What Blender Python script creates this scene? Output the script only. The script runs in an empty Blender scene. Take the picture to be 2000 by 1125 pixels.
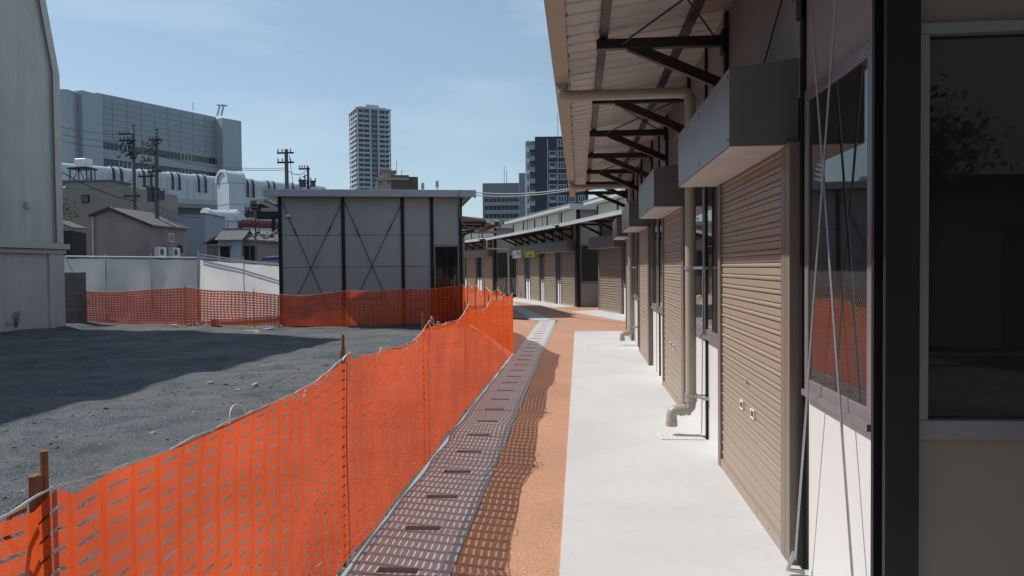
import bpy, bmesh, math, random
from mathutils import Vector, Matrix, noise
random.seed(7)
C = bpy.context.scene
COL = C.collection
R = math.radians

# ------------------------------------------------------------------ camera
EYE = 1.55; F = 1500.0; RHO = .0095
PHI = math.atan(40.25 / F); PSI = math.atan(131.4 / F * math.cos(PHI))
CM = (Matrix.Rotation(PSI, 3, 'Z') @ Matrix.Rotation(math.pi / 2 - PHI, 3, 'X') @ Matrix.Rotation(-RHO, 3, 'Z'))
cam = bpy.data.cameras.new('camera'); cam.sensor_width = 36; cam.lens = 36 * F / 2000
cam.clip_start = .05; cam.clip_end = 3000
co = bpy.data.objects.new('camera', cam); COL.objects.link(co)
co.location = (0, 0, EYE); co.rotation_euler = CM.to_euler()
C.camera = co

# ------------------------------------------------------------------ light
SX, SY = .79, -.19                       # shadow shift per metre of height
sl = bpy.data.lights.new('sun', 'SUN'); sl.energy = 4.4; sl.angle = R(.5); sl.color = (1, .965, .92)
so = bpy.data.objects.new('sun', sl); COL.objects.link(so)
sd = Vector((SX, SY, -1)).normalized()
so.rotation_euler = sd.to_track_quat('-Z', 'Y').to_euler(); so.location = (-20, 5, 30)
W = bpy.data.worlds.new('World'); C.world = W; W.use_nodes = True
nt = W.node_tree; nt.nodes.clear()
wo = nt.nodes.new('ShaderNodeOutputWorld'); bg = nt.nodes.new('ShaderNodeBackground')
sky = nt.nodes.new('ShaderNodeTexSky'); sky.sky_type = 'NISHITA'; sky.sun_disc = False
sky.sun_elevation = math.asin(-sd.z); sky.sun_rotation = math.atan2(-sd.x, -sd.y)
sky.air_density = 1.0; sky.dust_density = .7; sky.ozone_density = 2.0
tc = nt.nodes.new('ShaderNodeTexCoord'); mp = nt.nodes.new('ShaderNodeMapping'); mp.inputs['Scale'].default_value = (1.2, 1.2, 6)
mp.inputs['Rotation'].default_value = (0, .25, .3)
ns = nt.nodes.new('ShaderNodeTexNoise'); ns.inputs['Scale'].default_value = 2.3; ns.inputs['Detail'].default_value = 7; ns.inputs['Roughness'].default_value = .55
cr = nt.nodes.new('ShaderNodeValToRGB'); cr.color_ramp.elements[0].position = .45; cr.color_ramp.elements[1].position = .68
cr.color_ramp.elements[0].color = (.30, .30, .30, 1); cr.color_ramp.elements[1].color = (.68, .68, .68, 1)
mx = nt.nodes.new('ShaderNodeMix'); mx.data_type = 'RGBA'; mx.inputs[7].default_value = (4.9, 6.3, 7.5, 1)
L = nt.links.new
L(tc.outputs['Generated'], mp.inputs[0]); L(mp.outputs[0], ns.inputs[0]); L(ns.outputs[0], cr.inputs[0])
L(cr.outputs[0], mx.inputs[0]); L(sky.outputs[0], mx.inputs[6]); tn = nt.nodes.new('ShaderNodeMix'); tn.data_type = 'RGBA'; tn.blend_type = 'MULTIPLY'; tn.inputs[0].default_value = 1; tn.inputs[7].default_value = (.97, 1.0, .985, 1)
L(mx.outputs[2], tn.inputs[6]); L(tn.outputs[2], bg.inputs[0]); L(bg.outputs[0], wo.inputs[0])
bg.inputs[1].default_value = .112
C.view_settings.view_transform = 'Standard'; C.view_settings.look = 'None'
C.view_settings.exposure = 0; C.view_settings.gamma = 1
try:
    C.cycles.transparent_max_bounces = 16; C.cycles.max_bounces = 8
except Exception: pass

# ------------------------------------------------------------------ photo pixel -> world
def ray(px, py):
    return CM @ Vector(((px - 1000) / F, -(py - 562.5) / F, -1))
def P(px, py, Y):
    r = ray(px, py); t = Y / r.y
    return Vector((r.x * t, Y, EYE + r.z * t))
def G(px, py, z=0):
    r = ray(px, py); t = (z - EYE) / r.z
    return Vector((r.x * t, r.y * t, z))

# ------------------------------------------------------------------ materials
MATS = {}
def mat(name, col, rough=.7, var=.12, scale=3., bump=0., bscale=60., metal=0., spec=.5, col2=None, stretch=(1, 1, 1), dirt=0.):
    if name in MATS: return MATS[name]
    m = bpy.data.materials.new(name); m.use_nodes = True
    n = m.node_tree.nodes; l = m.node_tree.links.new; b = n['Principled BSDF']
    t = n.new('ShaderNodeTexCoord'); mpp = n.new('ShaderNodeMapping'); mpp.inputs['Scale'].default_value = stretch
    l(t.outputs['Object'], mpp.inputs[0])
    a = n.new('ShaderNodeTexNoise'); a.inputs['Scale'].default_value = scale; a.inputs['Detail'].default_value = 8; a.inputs['Roughness'].default_value = .65
    l(mpp.outputs[0], a.inputs[0])
    r = n.new('ShaderNodeValToRGB'); r.color_ramp.elements[0].position = .3; r.color_ramp.elements[1].position = .7
    c2 = col2 or tuple(c * (1 - var) for c in col)
    c1 = col if col2 else tuple(min(1, c * (1 + var)) for c in col)
    r.color_ramp.elements[0].color = (*c2, 1); r.color_ramp.elements[1].color = (*c1, 1)
    l(a.outputs[0], r.inputs[0]); out = r.outputs[0]
    if dirt:
        d = n.new('ShaderNodeTexNoise'); d.inputs['Scale'].default_value = scale * .35; d.inputs['Detail'].default_value = 10; d.inputs['Roughness'].default_value = .75
        m2 = n.new('ShaderNodeMapping'); m2.inputs['Scale'].default_value = (3, 3, .35); l(t.outputs['Object'], m2.inputs[0]); l(m2.outputs[0], d.inputs[0])
        dr = n.new('ShaderNodeValToRGB'); dr.color_ramp.elements[0].position = .45; dr.color_ramp.elements[1].position = .75
        dr.color_ramp.elements[1].color = (dirt, dirt, dirt, 1); l(d.outputs[0], dr.inputs[0])
        mm = n.new('ShaderNodeMix'); mm.data_type = 'RGBA'; mm.inputs[7].default_value = (*[c * .35 for c in col], 1)
        l(dr.outputs[0], mm.inputs[0]); l(out, mm.inputs[6]); out = mm.outputs[2]
    l(out, b.inputs['Base Color'])
    b.inputs['Roughness'].default_value = rough; b.inputs['Metallic'].default_value = metal
    b.inputs['Specular IOR Level'].default_value = spec
    if bump:
        e = n.new('ShaderNodeTexNoise'); e.inputs['Scale'].default_value = bscale; e.inputs['Detail'].default_value = 6
        l(mpp.outputs[0], e.inputs[0]); bp = n.new('ShaderNodeBump'); bp.inputs['Strength'].default_value = bump; bp.inputs['Distance'].default_value = .02
        l(e.outputs[0], bp.inputs['Height']); l(bp.outputs[0], b.inputs['Normal'])
    MATS[name] = m; return m

M = dict(
    panel=mat('white_panel', (.61, .625, .615), .55, .03, 1.2, .03, 40), endp_shaded=mat('end_wall_panel_shaded', (.20, .165, .138), .6, .04, 1.2, .03, 40),  # end wall panel has shade and warm path bounce put into its colour
    panel_shaded=mat('shaded_panel', (.33, .322, .318), .6, .05, 1.0, .04, 30, dirt=.28),  # panel tone lowered so shade sits in its colour; streaks are dirt
    soffit=mat('soffit_steel', (.52, .49, .455), .5, .08, 2.5, .02, 30, dirt=.25),
    alu=mat('aluminium', (.23, .225, .235), .38, .06, 6, metal=.35),
    frame_brown=mat('taupe_steel', (.175, .148, .118), .42, .05, 3),
    shutter=mat('shutter_slat', (.305, .25, .19), .42, .05, 2, stretch=(1, .2, 6)),
    boxgrey=mat('box_steel', (.15, .147, .146), .32, .06, 4, metal=.15),
    post=mat('black_steel', (.012, .0115, .014), .5, .1, 5, spec=.3),
    bracket=mat('bracket_steel', (.018, .016, .015), .5, .1, 8),
    pvc=mat('beige_pvc', (.37, .34, .28), .35, .04, 3),
    gutter=mat('gutter_beige', (.42, .33, .24), .5, .05, 3, dirt=.15),
    white=mat('white_paint', (.72, .72, .70), .5, .04, 3),
    zinc=mat('galvanised', (.42, .44, .46), .38, .12, 25, metal=.6),
    conc=mat('pavement_concrete', (.52, .52, .51), .8, .02, 2.2, .05, 90),
    cover=mat('cover_concrete', (.47, .44, .42), .85, .07, 9, .3, 120),
    kerb=mat('kerb_concrete', (.32, .335, .34), .85, .08, 12, .3, 120),
    greyc=mat('block_grey', (.13, .13, .125), .9, .25, 5, .5, 60),
    roofw=mat('roof_white_steel', (.46, .50, .51), .4, .05, 3),
    clere=mat('pale_green_panel', (.45, .49, .46), .5, .04, 3),
    rust=mat('rusty_steel', (.34, .125, .045), .8, .1, 22, .3, 90, col2=(.14, .055, .025)),
    ink=mat('dark_gap', (.01, .01, .01), .8, .1, 5),
    cord=mat('white_cord', (.75, .70, .62), .7, .08, 30),
)
def noisecol(n, l, vec, scale, detail=4):
    a = n.new('ShaderNodeTexNoise'); a.inputs['Scale'].default_value = scale; a.inputs['Detail'].default_value = detail; l(vec, a.inputs[0]); return a
def ramp(n, l, src, stops):
    r = n.new('ShaderNodeValToRGB'); e = r.color_ramp.elements
    while len(e) < len(stops): e.new(.5)
    for q, (p, c) in zip(e, stops): q.position = p; q.color = (*c, 1)
    l(src, r.inputs[0]); return r.outputs[0]

def gravel_mat():
    m = bpy.data.materials.new('gravel'); m.use_nodes = True
    n = m.node_tree.nodes; l = m.node_tree.links.new; b = n['Principled BSDF']
    t = n.new('ShaderNodeTexCoord').outputs['Object']
    v = n.new('ShaderNodeTexVoronoi'); v.inputs['Scale'].default_value = 85; l(t, v.inputs[0])
    cc = ramp(n, l, v.outputs['Color'], [(0, (.030, .036, .041)), (.5, (.085, .097, .108)), (.85, (.18, .195, .205)), (1, (.34, .34, .33))])
    big = noisecol(n, l, t, .55, 6)
    br = ramp(n, l, big.outputs[0], [(.42, (0, 0, 0)), (.62, (1, 1, 1))])
    mm = n.new('ShaderNodeMix'); mm.data_type = 'RGBA'; mm.blend_type = 'MIX'; l(br, mm.inputs[0]); l(cc, mm.inputs[6])
    fine = noisecol(n, l, t, 160, 3)
    sand = ramp(n, l, fine.outputs[0], [(.3, (.095, .094, .090)), (.7, (.20, .197, .19))]); l(sand, mm.inputs[7])
    pt = noisecol(n, l, t, 1.9, 12); pt.inputs['Roughness'].default_value = .72; pr_ = ramp(n, l, pt.outputs[0], [(.33, (.55, .56, .58)), (.5, (.95, .95, .95)), (.66, (1.18, 1.16, 1.13))])
    pm_ = n.new('ShaderNodeMix'); pm_.data_type = 'RGBA'; pm_.blend_type = 'MULTIPLY'; pm_.inputs[0].default_value = 1; l(mm.outputs[2], pm_.inputs[6]); l(pr_, pm_.inputs[7])
    l(pm_.outputs[2], b.inputs['Base Color']); b.inputs['Roughness'].default_value = .92; b.inputs['Specular IOR Level'].default_value = .25
    bp = n.new('ShaderNodeBump'); bp.inputs['Strength'].default_value = .8; bp.inputs['Distance'].default_value = .012
    ad = n.new('ShaderNodeMath'); ad.operation = 'MULTIPLY_ADD'; l(v.outputs['Distance'], ad.inputs[0]); ad.inputs[1].default_value = -1.2
    l(fine.outputs[0], ad.inputs[2]); l(ad.outputs[0], bp.inputs['Height']); l(bp.outputs[0], b.inputs['Normal'])
    return m
M['gravel'] = gravel_mat()

def path_mat():
    m = bpy.data.materials.new('orange_resin_path'); m.use_nodes = True
    n = m.node_tree.nodes; l = m.node_tree.links.new; b = n['Principled BSDF']
    t = n.new('ShaderNodeTexCoord').outputs['Object']
    v = n.new('ShaderNodeTexVoronoi'); v.inputs['Scale'].default_value = 190; l(t, v.inputs[0])
    c = ramp(n, l, v.outputs['Color'], [(0, (.20, .10, .055)), (.3, (.40, .21, .125)), (.75, (.52, .285, .175)), (1, (.66, .43, .30))])
    a = noisecol(n, l, t, .9, 7)
    k = ramp(n, l, a.outputs[0], [(.3, (.86, .86, .86)), (.7, (1.06, 1.04, 1.0))])
    mm = n.new('ShaderNodeMix'); mm.data_type = 'RGBA'; mm.blend_type = 'MULTIPLY'; mm.inputs[0].default_value = 1
    l(c, mm.inputs[6]); l(k, mm.inputs[7]); l(mm.outputs[2], b.inputs['Base Color']); b.inputs['Roughness'].default_value = .85
    bp = n.new('ShaderNodeBump'); bp.inputs['Strength'].default_value = .35; bp.inputs['Distance'].default_value = .004
    l(v.outputs['Distance'], bp.inputs['Height']); l(bp.outputs[0], b.inputs['Normal']); return m
M['path'] = path_mat()
def slab_mat():
    m = M['conc']; n = m.node_tree.nodes; l = m.node_tree.links.new; b = n['Principled BSDF']; src = b.inputs['Base Color'].links[0].from_socket
    t = n.new('ShaderNodeTexCoord').outputs['Object']; v = n.new('ShaderNodeTexVoronoi'); v.inputs['Scale'].default_value = 5.5; l(t, v.inputs[0])
    sp = ramp(n, l, v.outputs['Distance'], [(.018, (.25, .23, .21)), (.03, (1, 1, 1))])
    a = noisecol(n, l, t, .8, 12); a.inputs['Distortion'].default_value = 1.2; st = ramp(n, l, a.outputs[0], [(.36, (.93, .93, .935)), (.5, (.985, .985, .985)), (.62, (1.02, 1.02, 1.02))])
    w = noisecol(n, l, t, 14, 10); ws = ramp(n, l, w.outputs[0], [(.3, (.97, .97, .97)), (.6, (1.01, 1.01, 1.01))])
    out = src
    for s_ in (sp, st, ws):
        k = n.new('ShaderNodeMix'); k.data_type = 'RGBA'; k.blend_type = 'MULTIPLY'; k.inputs[0].default_value = 1; l(out, k.inputs[6]); l(s_, k.inputs[7]); out = k.outputs[2]
    l(out, b.inputs['Base Color'])
slab_mat()

def glass_mat(name, tint=(.016, .017, .015), rough=.02, wire=False):
    m = bpy.data.materials.new(name); m.use_nodes = True
    n = m.node_tree.nodes; l = m.node_tree.links.new; b = n['Principled BSDF']
    b.inputs['Base Color'].default_value = (*tint, 1); b.inputs['Roughness'].default_value = rough
    b.inputs['Specular IOR Level'].default_value = .62
    t = n.new('ShaderNodeTexCoord').outputs['Object']
    a = noisecol(n, l, t, 1.1, 2); bp = n.new('ShaderNodeBump'); bp.inputs['Strength'].default_value = .04; bp.inputs['Distance'].default_value = .02
    l(a.outputs[0], bp.inputs['Height']); l(bp.outputs[0], b.inputs['Normal'])
    if wire:
        s = n.new('ShaderNodeSeparateXYZ'); l(t, s.inputs[0])
        res = []
        for sg in (1, -1):
            q = n.new('ShaderNodeMath'); q.operation = 'MULTIPLY_ADD'; q.inputs[1].default_value = 1.1 * sg; l(s.outputs[1], q.inputs[0]); l(s.outputs[2], q.inputs[2])
            w = n.new('ShaderNodeMath'); w.operation = 'MULTIPLY'; w.inputs[1].default_value = 42; l(q.outputs[0], w.inputs[0])
            fr = n.new('ShaderNodeMath'); fr.operation = 'FRACT'; l(w.outputs[0], fr.inputs[0])
            lt = n.new('ShaderNodeMath'); lt.operation = 'LESS_THAN'; lt.inputs[1].default_value = .13; l(fr.outputs[0], lt.inputs[0]); res.append(lt.outputs[0])
        o = n.new('ShaderNodeMath'); o.operation = 'MAXIMUM'; l(res[0], o.inputs[0]); l(res[1], o.inputs[1])
        mm = n.new('ShaderNodeMix'); mm.data_type = 'RGBA'; mm.inputs[6].default_value = (*tint, 1); mm.inputs[7].default_value = (.12, .115, .105, 1)
        lo = n.new('ShaderNodeMath'); lo.operation = 'LESS_THAN'; lo.inputs[1].default_value = 1.52; l(s.outputs[2], lo.inputs[0])
        lm = n.new('ShaderNodeMath'); lm.operation = 'MULTIPLY'; l(lo.outputs[0], lm.inputs[0]); l(o.outputs[0], lm.inputs[1]); l(lm.outputs[0], mm.inputs[0]); l(mm.outputs[2], b.inputs['Base Color'])
    return m
M['glass'] = glass_mat('window_glass'); M['wired'] = glass_mat('wired_glass', wire=True)
M['farglass'] = glass_mat('far_glass', (.03, .035, .04), .15)

def net_mat(VP=.050, weave_a=.40, gape=(.15, .01), bandw=.41):
    m = bpy.data.materials.new('orange_mesh'); m.use_nodes = True
    n = m.node_tree.nodes; l = m.node_tree.links.new; n.clear()
    out = n.new('ShaderNodeOutputMaterial'); uv = n.new('ShaderNodeUVMap'); uv.uv_map = 'UVMap'
    nz = n.new('ShaderNodeTexNoise'); nz.inputs['Scale'].default_value = 3.; l(uv.outputs[0], nz.inputs[0])
    s = n.new('ShaderNodeSeparateXYZ'); l(uv.outputs[0], s.inputs[0])
    def mth(op, a, b_=None, c_=None):
        q = n.new('ShaderNodeMath'); q.operation = op
        for i, x in enumerate((a, b_, c_)):
            if x is None: continue
            if isinstance(x, (int, float)): q.inputs[i].default_value = x
            else: l(x, q.inputs[i])
        return q.outputs[0]
    u = mth('DIVIDE', s.outputs[0], .13); v = mth('DIVIDE', s.outputs[1], VP)
    uf = mth('ABSOLUTE', mth('SUBTRACT', mth('FRACT', u), .5)); vf = mth('ABSOLUTE', mth('SUBTRACT', mth('FRACT', v), .5))
    # ellipse-ended slot, its gape varying from place to place
    e = mth('ADD', mth('POWER', mth('DIVIDE', uf, .35), 4), mth('POWER', mth('DIVIDE', vf, mth('MULTIPLY_ADD', nz.outputs[0], *gape)), 2))
    slot = mth('LESS_THAN', e, 1)
    band = mth('GREATER_THAN', uf, bandw)
    thr = mth('LESS_THAN', mth('FRACT', mth('DIVIDE', s.outputs[1], .0071)), .66)
    thu = mth('LESS_THAN', mth('FRACT', mth('DIVIDE', s.outputs[0], .0065)), .42)
    weave = mth('MAXIMUM', mth('MAXIMUM', thr, thu), weave_a)
    al = mth('MAXIMUM', weave, band); al = mth('MULTIPLY', al, mth('SUBTRACT', 1, slot))
    al = mth('MULTIPLY', al, .97)
    d = n.new('ShaderNodeBsdfDiffuse'); tl = n.new('ShaderNodeBsdfTranslucent'); tr = n.new('ShaderNodeBsdfTransparent')
    cm = n.new('ShaderNodeMix'); cm.data_type = 'RGBA'; cm.inputs[6].default_value = (.93, .135, .035, 1); cm.inputs[7].default_value = (.93, .105, .02, 1)
    l(mth('MULTIPLY', band, .6), cm.inputs[0])
    n2 = n.new('ShaderNodeTexNoise'); n2.inputs['Scale'].default_value = 1.6; n2.inputs['Detail'].default_value = 8; n2.inputs['Roughness'].default_value = .7; l(uv.outputs[0], n2.inputs[0])
    r2 = ramp(n, l, n2.outputs[0], [(.3, (.70, .74, .80)), (.62, (1, 1, 1))]); mu = n.new('ShaderNodeMix'); mu.data_type = 'RGBA'; mu.blend_type = 'MULTIPLY'; mu.inputs[0].default_value = 1
    l(cm.outputs[2], mu.inputs[6]); l(r2, mu.inputs[7]); l(mu.outputs[2], d.inputs[0]); l(mu.outputs[2], tl.inputs[0])
    m1 = n.new('ShaderNodeMixShader'); m1.inputs[0].default_value = .55; l(d.outputs[0], m1.inputs[1]); l(tl.outputs[0], m1.inputs[2])
    m2 = n.new('ShaderNodeMixShader'); l(al, m2.inputs[0]); l(tr.outputs[0], m2.inputs[1]); l(m1.outputs[0], m2.inputs[2]); l(m2.outputs[0], out.inputs[0])
    return m
M['net'] = net_mat(); M['net_far'] = net_mat(.075, .42, (.17, .06), .43)
def sheet_mat():
    m = bpy.data.materials.new('white_sheet'); m.use_nodes = True
    n = m.node_tree.nodes; l = m.node_tree.links.new; n.clear(); out = n.new('ShaderNodeOutputMaterial')
    t = n.new('ShaderNodeTexCoord').outputs['Object']; a = noisecol(n, l, t, 1.5, 5)
    c = ramp(n, l, a.outputs[0], [(.3, (.57, .57, .58)), (.7, (.66, .66, .65))])
    d = n.new('ShaderNodeBsdfDiffuse'); tl = n.new('ShaderNodeBsdfTranslucent'); l(c, d.inputs[0]); l(c, tl.inputs[0])
    mm = n.new('ShaderNodeMixShader'); mm.inputs[0].default_value = .5; l(d.outputs[0], mm.inputs[1]); l(tl.outputs[0], mm.inputs[2]); l(mm.outputs[0], out.inputs[0])
    return m
M['sheet'] = sheet_mat()

# ------------------------------------------------------------------ mesh builder
class MB:
    def __init__(s, dm=None): s.v = []; s.f = []; s.m = []; s.dm = dm
    def face(s, idx, m=None): s.f.append(tuple(idx)); s.m.append(m or s.dm)
    def poly(s, pts, m=None):
        b = len(s.v); s.v += [tuple(p) for p in pts]; s.face(range(b, b + len(pts)), m)
    def hexa(s, p, m=None):
        b = len(s.v); s.v += [tuple(q) for q in p]
        for f in ((0, 3, 2, 1), (4, 5, 6, 7), (0, 1, 5, 4), (1, 2, 6, 5), (2, 3, 7, 6), (3, 0, 4, 7)): s.face([b + i for i in f], m)
        return s
    def box(s, x0, x1, y0, y1, z0, z1, m=None):
        return s.hexa([(x0, y0, z0), (x1, y0, z0), (x1, y1, z0), (x0, y1, z0), (x0, y0, z1), (x1, y0, z1), (x1, y1, z1), (x0, y1, z1)], m)
    def bar(s, a, b, w, h, m=None, up=(0, 0, 1)):
        a = Vector(a); b = Vector(b); d = (b - a).normalized(); up = Vector(up)
        sd = d.cross(up)
        if sd.length < 1e-4: sd = d.cross(Vector((1, 0, 0)))
        sd.normalize(); uu = sd.cross(d).normalized(); sd *= w / 2; uu *= h / 2
        return s.hexa([a - sd - uu, a + sd - uu, b + sd - uu, b - sd - uu, a - sd + uu, a + sd + uu, b + sd + uu, b - sd + uu], m)
    def tube(s, pts, r, m=None, n=8, cap=True):
        pts = [Vector(p) for p in pts]; rs = r if isinstance(r, (list, tuple)) else [r] * len(pts)
        base = len(s.v); prev = None
        for i, p in enumerate(pts):
            d = (pts[min(i + 1, len(pts) - 1)] - pts[max(i - 1, 0)])
            if d.length < 1e-9: d = Vector((0, 0, 1))
            d.normalize()
            if prev is None:
                a = d.cross(Vector((0, 0, 1)))
                if a.length < .05: a = d.cross(Vector((1, 0, 0)))
            else: a = prev - d * prev.dot(d)
            a.normalize(); prev = a; b = d.cross(a)
            for k in range(n):
                q = 2 * math.pi * k / n; s.v.append(tuple(p + (a * math.cos(q) + b * math.sin(q)) * rs[i]))
        for i in range(len(pts) - 1):
            for k in range(n):
                s.face([base + i * n + k, base + i * n + (k + 1) % n, base + (i + 1) * n + (k + 1) % n, base + (i + 1) * n + k], m)
        if cap:
            s.face([base + k for k in range(n)][::-1], m); e = base + (len(pts) - 1) * n; s.face([e + k for k in range(n)], m)
        return s
    def ext(s, prof, fn, t0, t1, m=None, closed=False):
        """profile of 2D points swept from t0 to t1; fn(a,b,t) -> xyz"""
        b = len(s.v); n = len(prof)
        for t in (t0, t1): s.v += [tuple(fn(p[0], p[1], t)) for p in prof]
        for i in range(n if closed else n - 1):
            j = (i + 1) % n; s.face([b + i, b + j, b + n + j, b + n + i], m)
        if closed: s.face([b + i for i in range(n)][::-1], m); s.face([b + n + i for i in range(n)], m)
        return s
    def build(s, name, parent=None, smooth=False, bevel=0, solid=0, uv=None):
        me = bpy.data.meshes.new(name); me.from_pydata(s.v, [], s.f)
        ms = []
        for q in s.m:
            if q not in ms: ms.append(q)
        for q in ms: me.materials.append(M[q] if isinstance(q, str) else q)
        for p, q in zip(me.polygons, s.m): p.material_index = ms.index(q)
        if uv:
            ul = me.uv_layers.new(name='UVMap')
            for lp in me.loops: ul.data[lp.index].uv = uv[lp.vertex_index]
        bm = bmesh.new(); bm.from_mesh(me); bmesh.ops.recalc_face_normals(bm, faces=bm.faces); bm.to_mesh(me); bm.free()
        if smooth: me.shade_smooth() if smooth is True else me.shade_auto_smooth(use_auto_smooth=True) if hasattr(me, 'shade_auto_smooth') else me.shade_smooth()
        o = bpy.data.objects.new(name, me); COL.objects.link(o)
        if parent: o.parent = parent
        if bevel:
            q = o.modifiers.new('bevel', 'BEVEL'); q.width = bevel; q.segments = 1; q.limit_method = 'ANGLE'
        if solid:
            q = o.modifiers.new('solid', 'SOLIDIFY'); q.thickness = solid
        return o
def tag(o, label=None, cat=None, group=None, kind=None):
    if label: o['label'] = label
    if cat: o['category'] = cat
    if group: o['group'] = group
    if kind: o['kind'] = kind
    return o
def empty(name, loc=(0, 0, 0), rz=0, label=None, cat=None, group=None):
    o = bpy.data.objects.new(name, None); COL.objects.link(o); o.location = loc; o.rotation_euler = (0, 0, rz)
    o.empty_display_size = .2; return tag(o, label, cat, group)
def kids(o): return [c for c in COL.objects if c.parent == o]
def copy_tree(o, parent=None):
    c = o.copy(); COL.objects.link(c); c.parent = parent
    for ch in kids(o): copy_tree(ch, c)
    return c
def arc(cx, cy, r, a0, a1, n=6):
    return [(cx + r * math.cos(R(a0 + (a1 - a0) * i / n)), cy + r * math.sin(R(a0 + (a1 - a0) * i / n))) for i in range(n + 1)]

# ------------------------------------------------------------------ ground
def sstep(a, b, x):
    t = max(0, min(1, (x - a) / (b - a))); return t * t * (3 - 2 * t)
def gz(x, y):
    low = -.19 * sstep(4, 20, y) * sstep(-1.3, -4.5, x) if x < -1.3 else 0
    z = low
    if x < -1.5 and -4 < y < 40:
        w = sstep(-1.5, -2.6, x)
        n1 = noise.noise(Vector((x * .35, y * .35, 3.1))); n2 = noise.noise(Vector((x * 1.3, y * 1.3, 1.7)))
        n3_ = noise.noise(Vector((x * 3.1, y * 3.1, 7.7))); z += w * (.085 * n1 + .040 * n2 + .010 * n3_)
        z += w * .10 * math.exp(-((x + 4.6) ** 2 / 2.2 + (y - 11.5) ** 2 / 1.0)) + w * .07 * math.exp(-((x + 3.9) ** 2 / 1.2 + (y - 9.2) ** 2 / .6))
        z -= w * .05 * math.exp(-((x + 6.5) ** 2 / 3 + (y - 9.8) ** 2 / .8))
        z += .12 * sstep(-15.0, -16.2, x)
    return z - .035
def axis(lo, hi, fine0, fine1, step, growth=1.35):
    a = []; x = fine0
    while x < fine1: a.append(x); x += step
    a.append(fine1); s = step; x = fine1
    while x < hi: s *= growth; x = min(hi, x + s); a.append(x)
    s = step; x = fine0
    while x > lo: s *= growth; x = max(lo, x - s); a.insert(0, x)
    return a
gx = axis(-1500, 1500, -16.6, -1.2, .14); gy = axis(-300, 2500, 1.0, 24, .16)
b = MB('gravel'); nx = len(gx)
for y in gy:
    for x in gx: b.v.append((x, y, gz(x, y) if abs(x) < 60 else -.225))
for j in range(len(gy) - 1):
    for i in range(nx - 1):
        k = j * nx + i; b.face((k, k + 1, k + nx + 1, k + nx))
tag(b.build('ground', smooth=True), kind='structure')

B3D = R(18.2); d3 = Vector((-math.sin(B3D), math.cos(B3D), 0)); n3 = Vector((math.cos(B3D), math.sin(B3D), 0))
# orange path, its poured bays divided by thin joints (3 mm gaps showing dark below)
def sheet(name, pts, z, m, th=.03):
    q = MB(m); n = len(pts); base = 0
    q.v = [(p[0], p[1], z) for p in pts] + [(p[0], p[1], z - th) for p in pts]
    q.face(range(n)); q.face([n + i for i in range(n)][::-1])
    for i in range(n): j = (i + 1) % n; q.face((i, j, n + j, n + i))
    return tag(q.build(name), kind='structure')
sheet('path', [(-.655, -6), (1.3, -6), (1.3, 18.30), (-.655, 18.30)], 0, 'path')
sheet('path', [(-.655, 18.306), (3.5, 18.306), (3.5, 20.2), (-.655, 20.2)], .0, 'path')
sheet('path', [(-.655, 20.206), (3.5, 20.206), (3.5, 27.2), (-.62, 22.3)], .0, 'path')
sheet('path', [(-.62, 22.306), (3.5, 27.206), (3.5, 34), (-2.8, 37), (-7, 52), (-13, 52), (-3.0, 24.6)], 0, 'path')
sheet('path', [(-1.24, 13.3), (-1.165, 13.3), (-1.165, 18.3), (-2.35, 18.3)], 0, 'path')
sheet('path', [(-2.35, 18.306), (-1.165, 18.306), (-1.165, 20.9), (-2.9, 21.9), (-3.1, 21.0)], 0, 'path')
sheet('path', [(-1.165, 20.906), (-1.10, 22.0), (-3.3, 24.0), (-3.2, 22.8), (-2.9, 21.906)], 0, 'path')
sheet('path', [(-3.3, 24.006), (-3.0, 24.0), (-13, 52), (-16, 52), (-4.2, 25.5)], -.004, 'path')
# pale slabs
sheet('pavement', [(-.105, -6), (1.9, -6), (1.9, 2.70), (1.16, 2.76), (1.16, 18.36), (-.115, 18.36)], .014, 'conc', .04)
a = G(983 + 133 * 0, 600); 
sheet('pavement', [G(1116, 609), G(1170, 606), (1.0, 26.3), (2.6, 21.2), (3.0, 19.8), G(1221, 628)], .014, 'conc', .04)
sheet('pavement', [G(1003, 588.5), G(1088, 601.5), G(1131, 599.5), (-.03, 29.6), (-3.6, 40.3), (-4.3, 40.6), G(996, 582)], .014, 'conc', .04)

# drain run: edging strips and lift-out covers
k = MB('kerb'); k.box(-.712, -.658, -6, 22.0, -.1, .004); k.box(-1.215, -1.165, -6, 17.2, -.1, -.004)
tag(k.build('drain_kerb'), kind='structure')
k = MB('greyc'); k.box(-1.16, -.715, -6, 22.0, -.2, -.09); tag(k.build('drain_bed'), kind='structure')
def cover_mesh():
    q = MB('cover'); L_ = .632; w = .446
    # top with an open slot at one end: four slabs round the slot
    x0, x1 = -w / 2, w / 2; s0, s1, y0, y1 = -.105, .105, .02, .092
    q.box(x0, x1, .0, y0, -.08, 0); q.box(x0, x1, y1, L_, -.08, 0); q.box(x0, s0, y0, y1, -.08, 0); q.box(s1, x1, y0, y1, -.08, 0)
    return q
c0 = cover_mesh().build('drain_cover'); 
CL = 'concrete drain cover with one slot in the straight run beside the orange net'
tag(c0, CL, 'drain cover', 'concrete drain covers in the straight run')
ys = [4.42 + .64 * i for i in range(-2, 28)]
for i, y in enumerate(ys):
    o = c0 if i == 0 else c0.copy()
    if i: COL.objects.link(o)
    if y > 11.2: tag(o, 'concrete drain cover in full sun where the straight run passes the end of the net', 'drain cover', 'sunlit drain covers of the straight run')
    o.location = (-.938, y, random.uniform(-.002, .003)); o.rotation_euler = (0, 0, random.uniform(-.003, .003))
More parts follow.
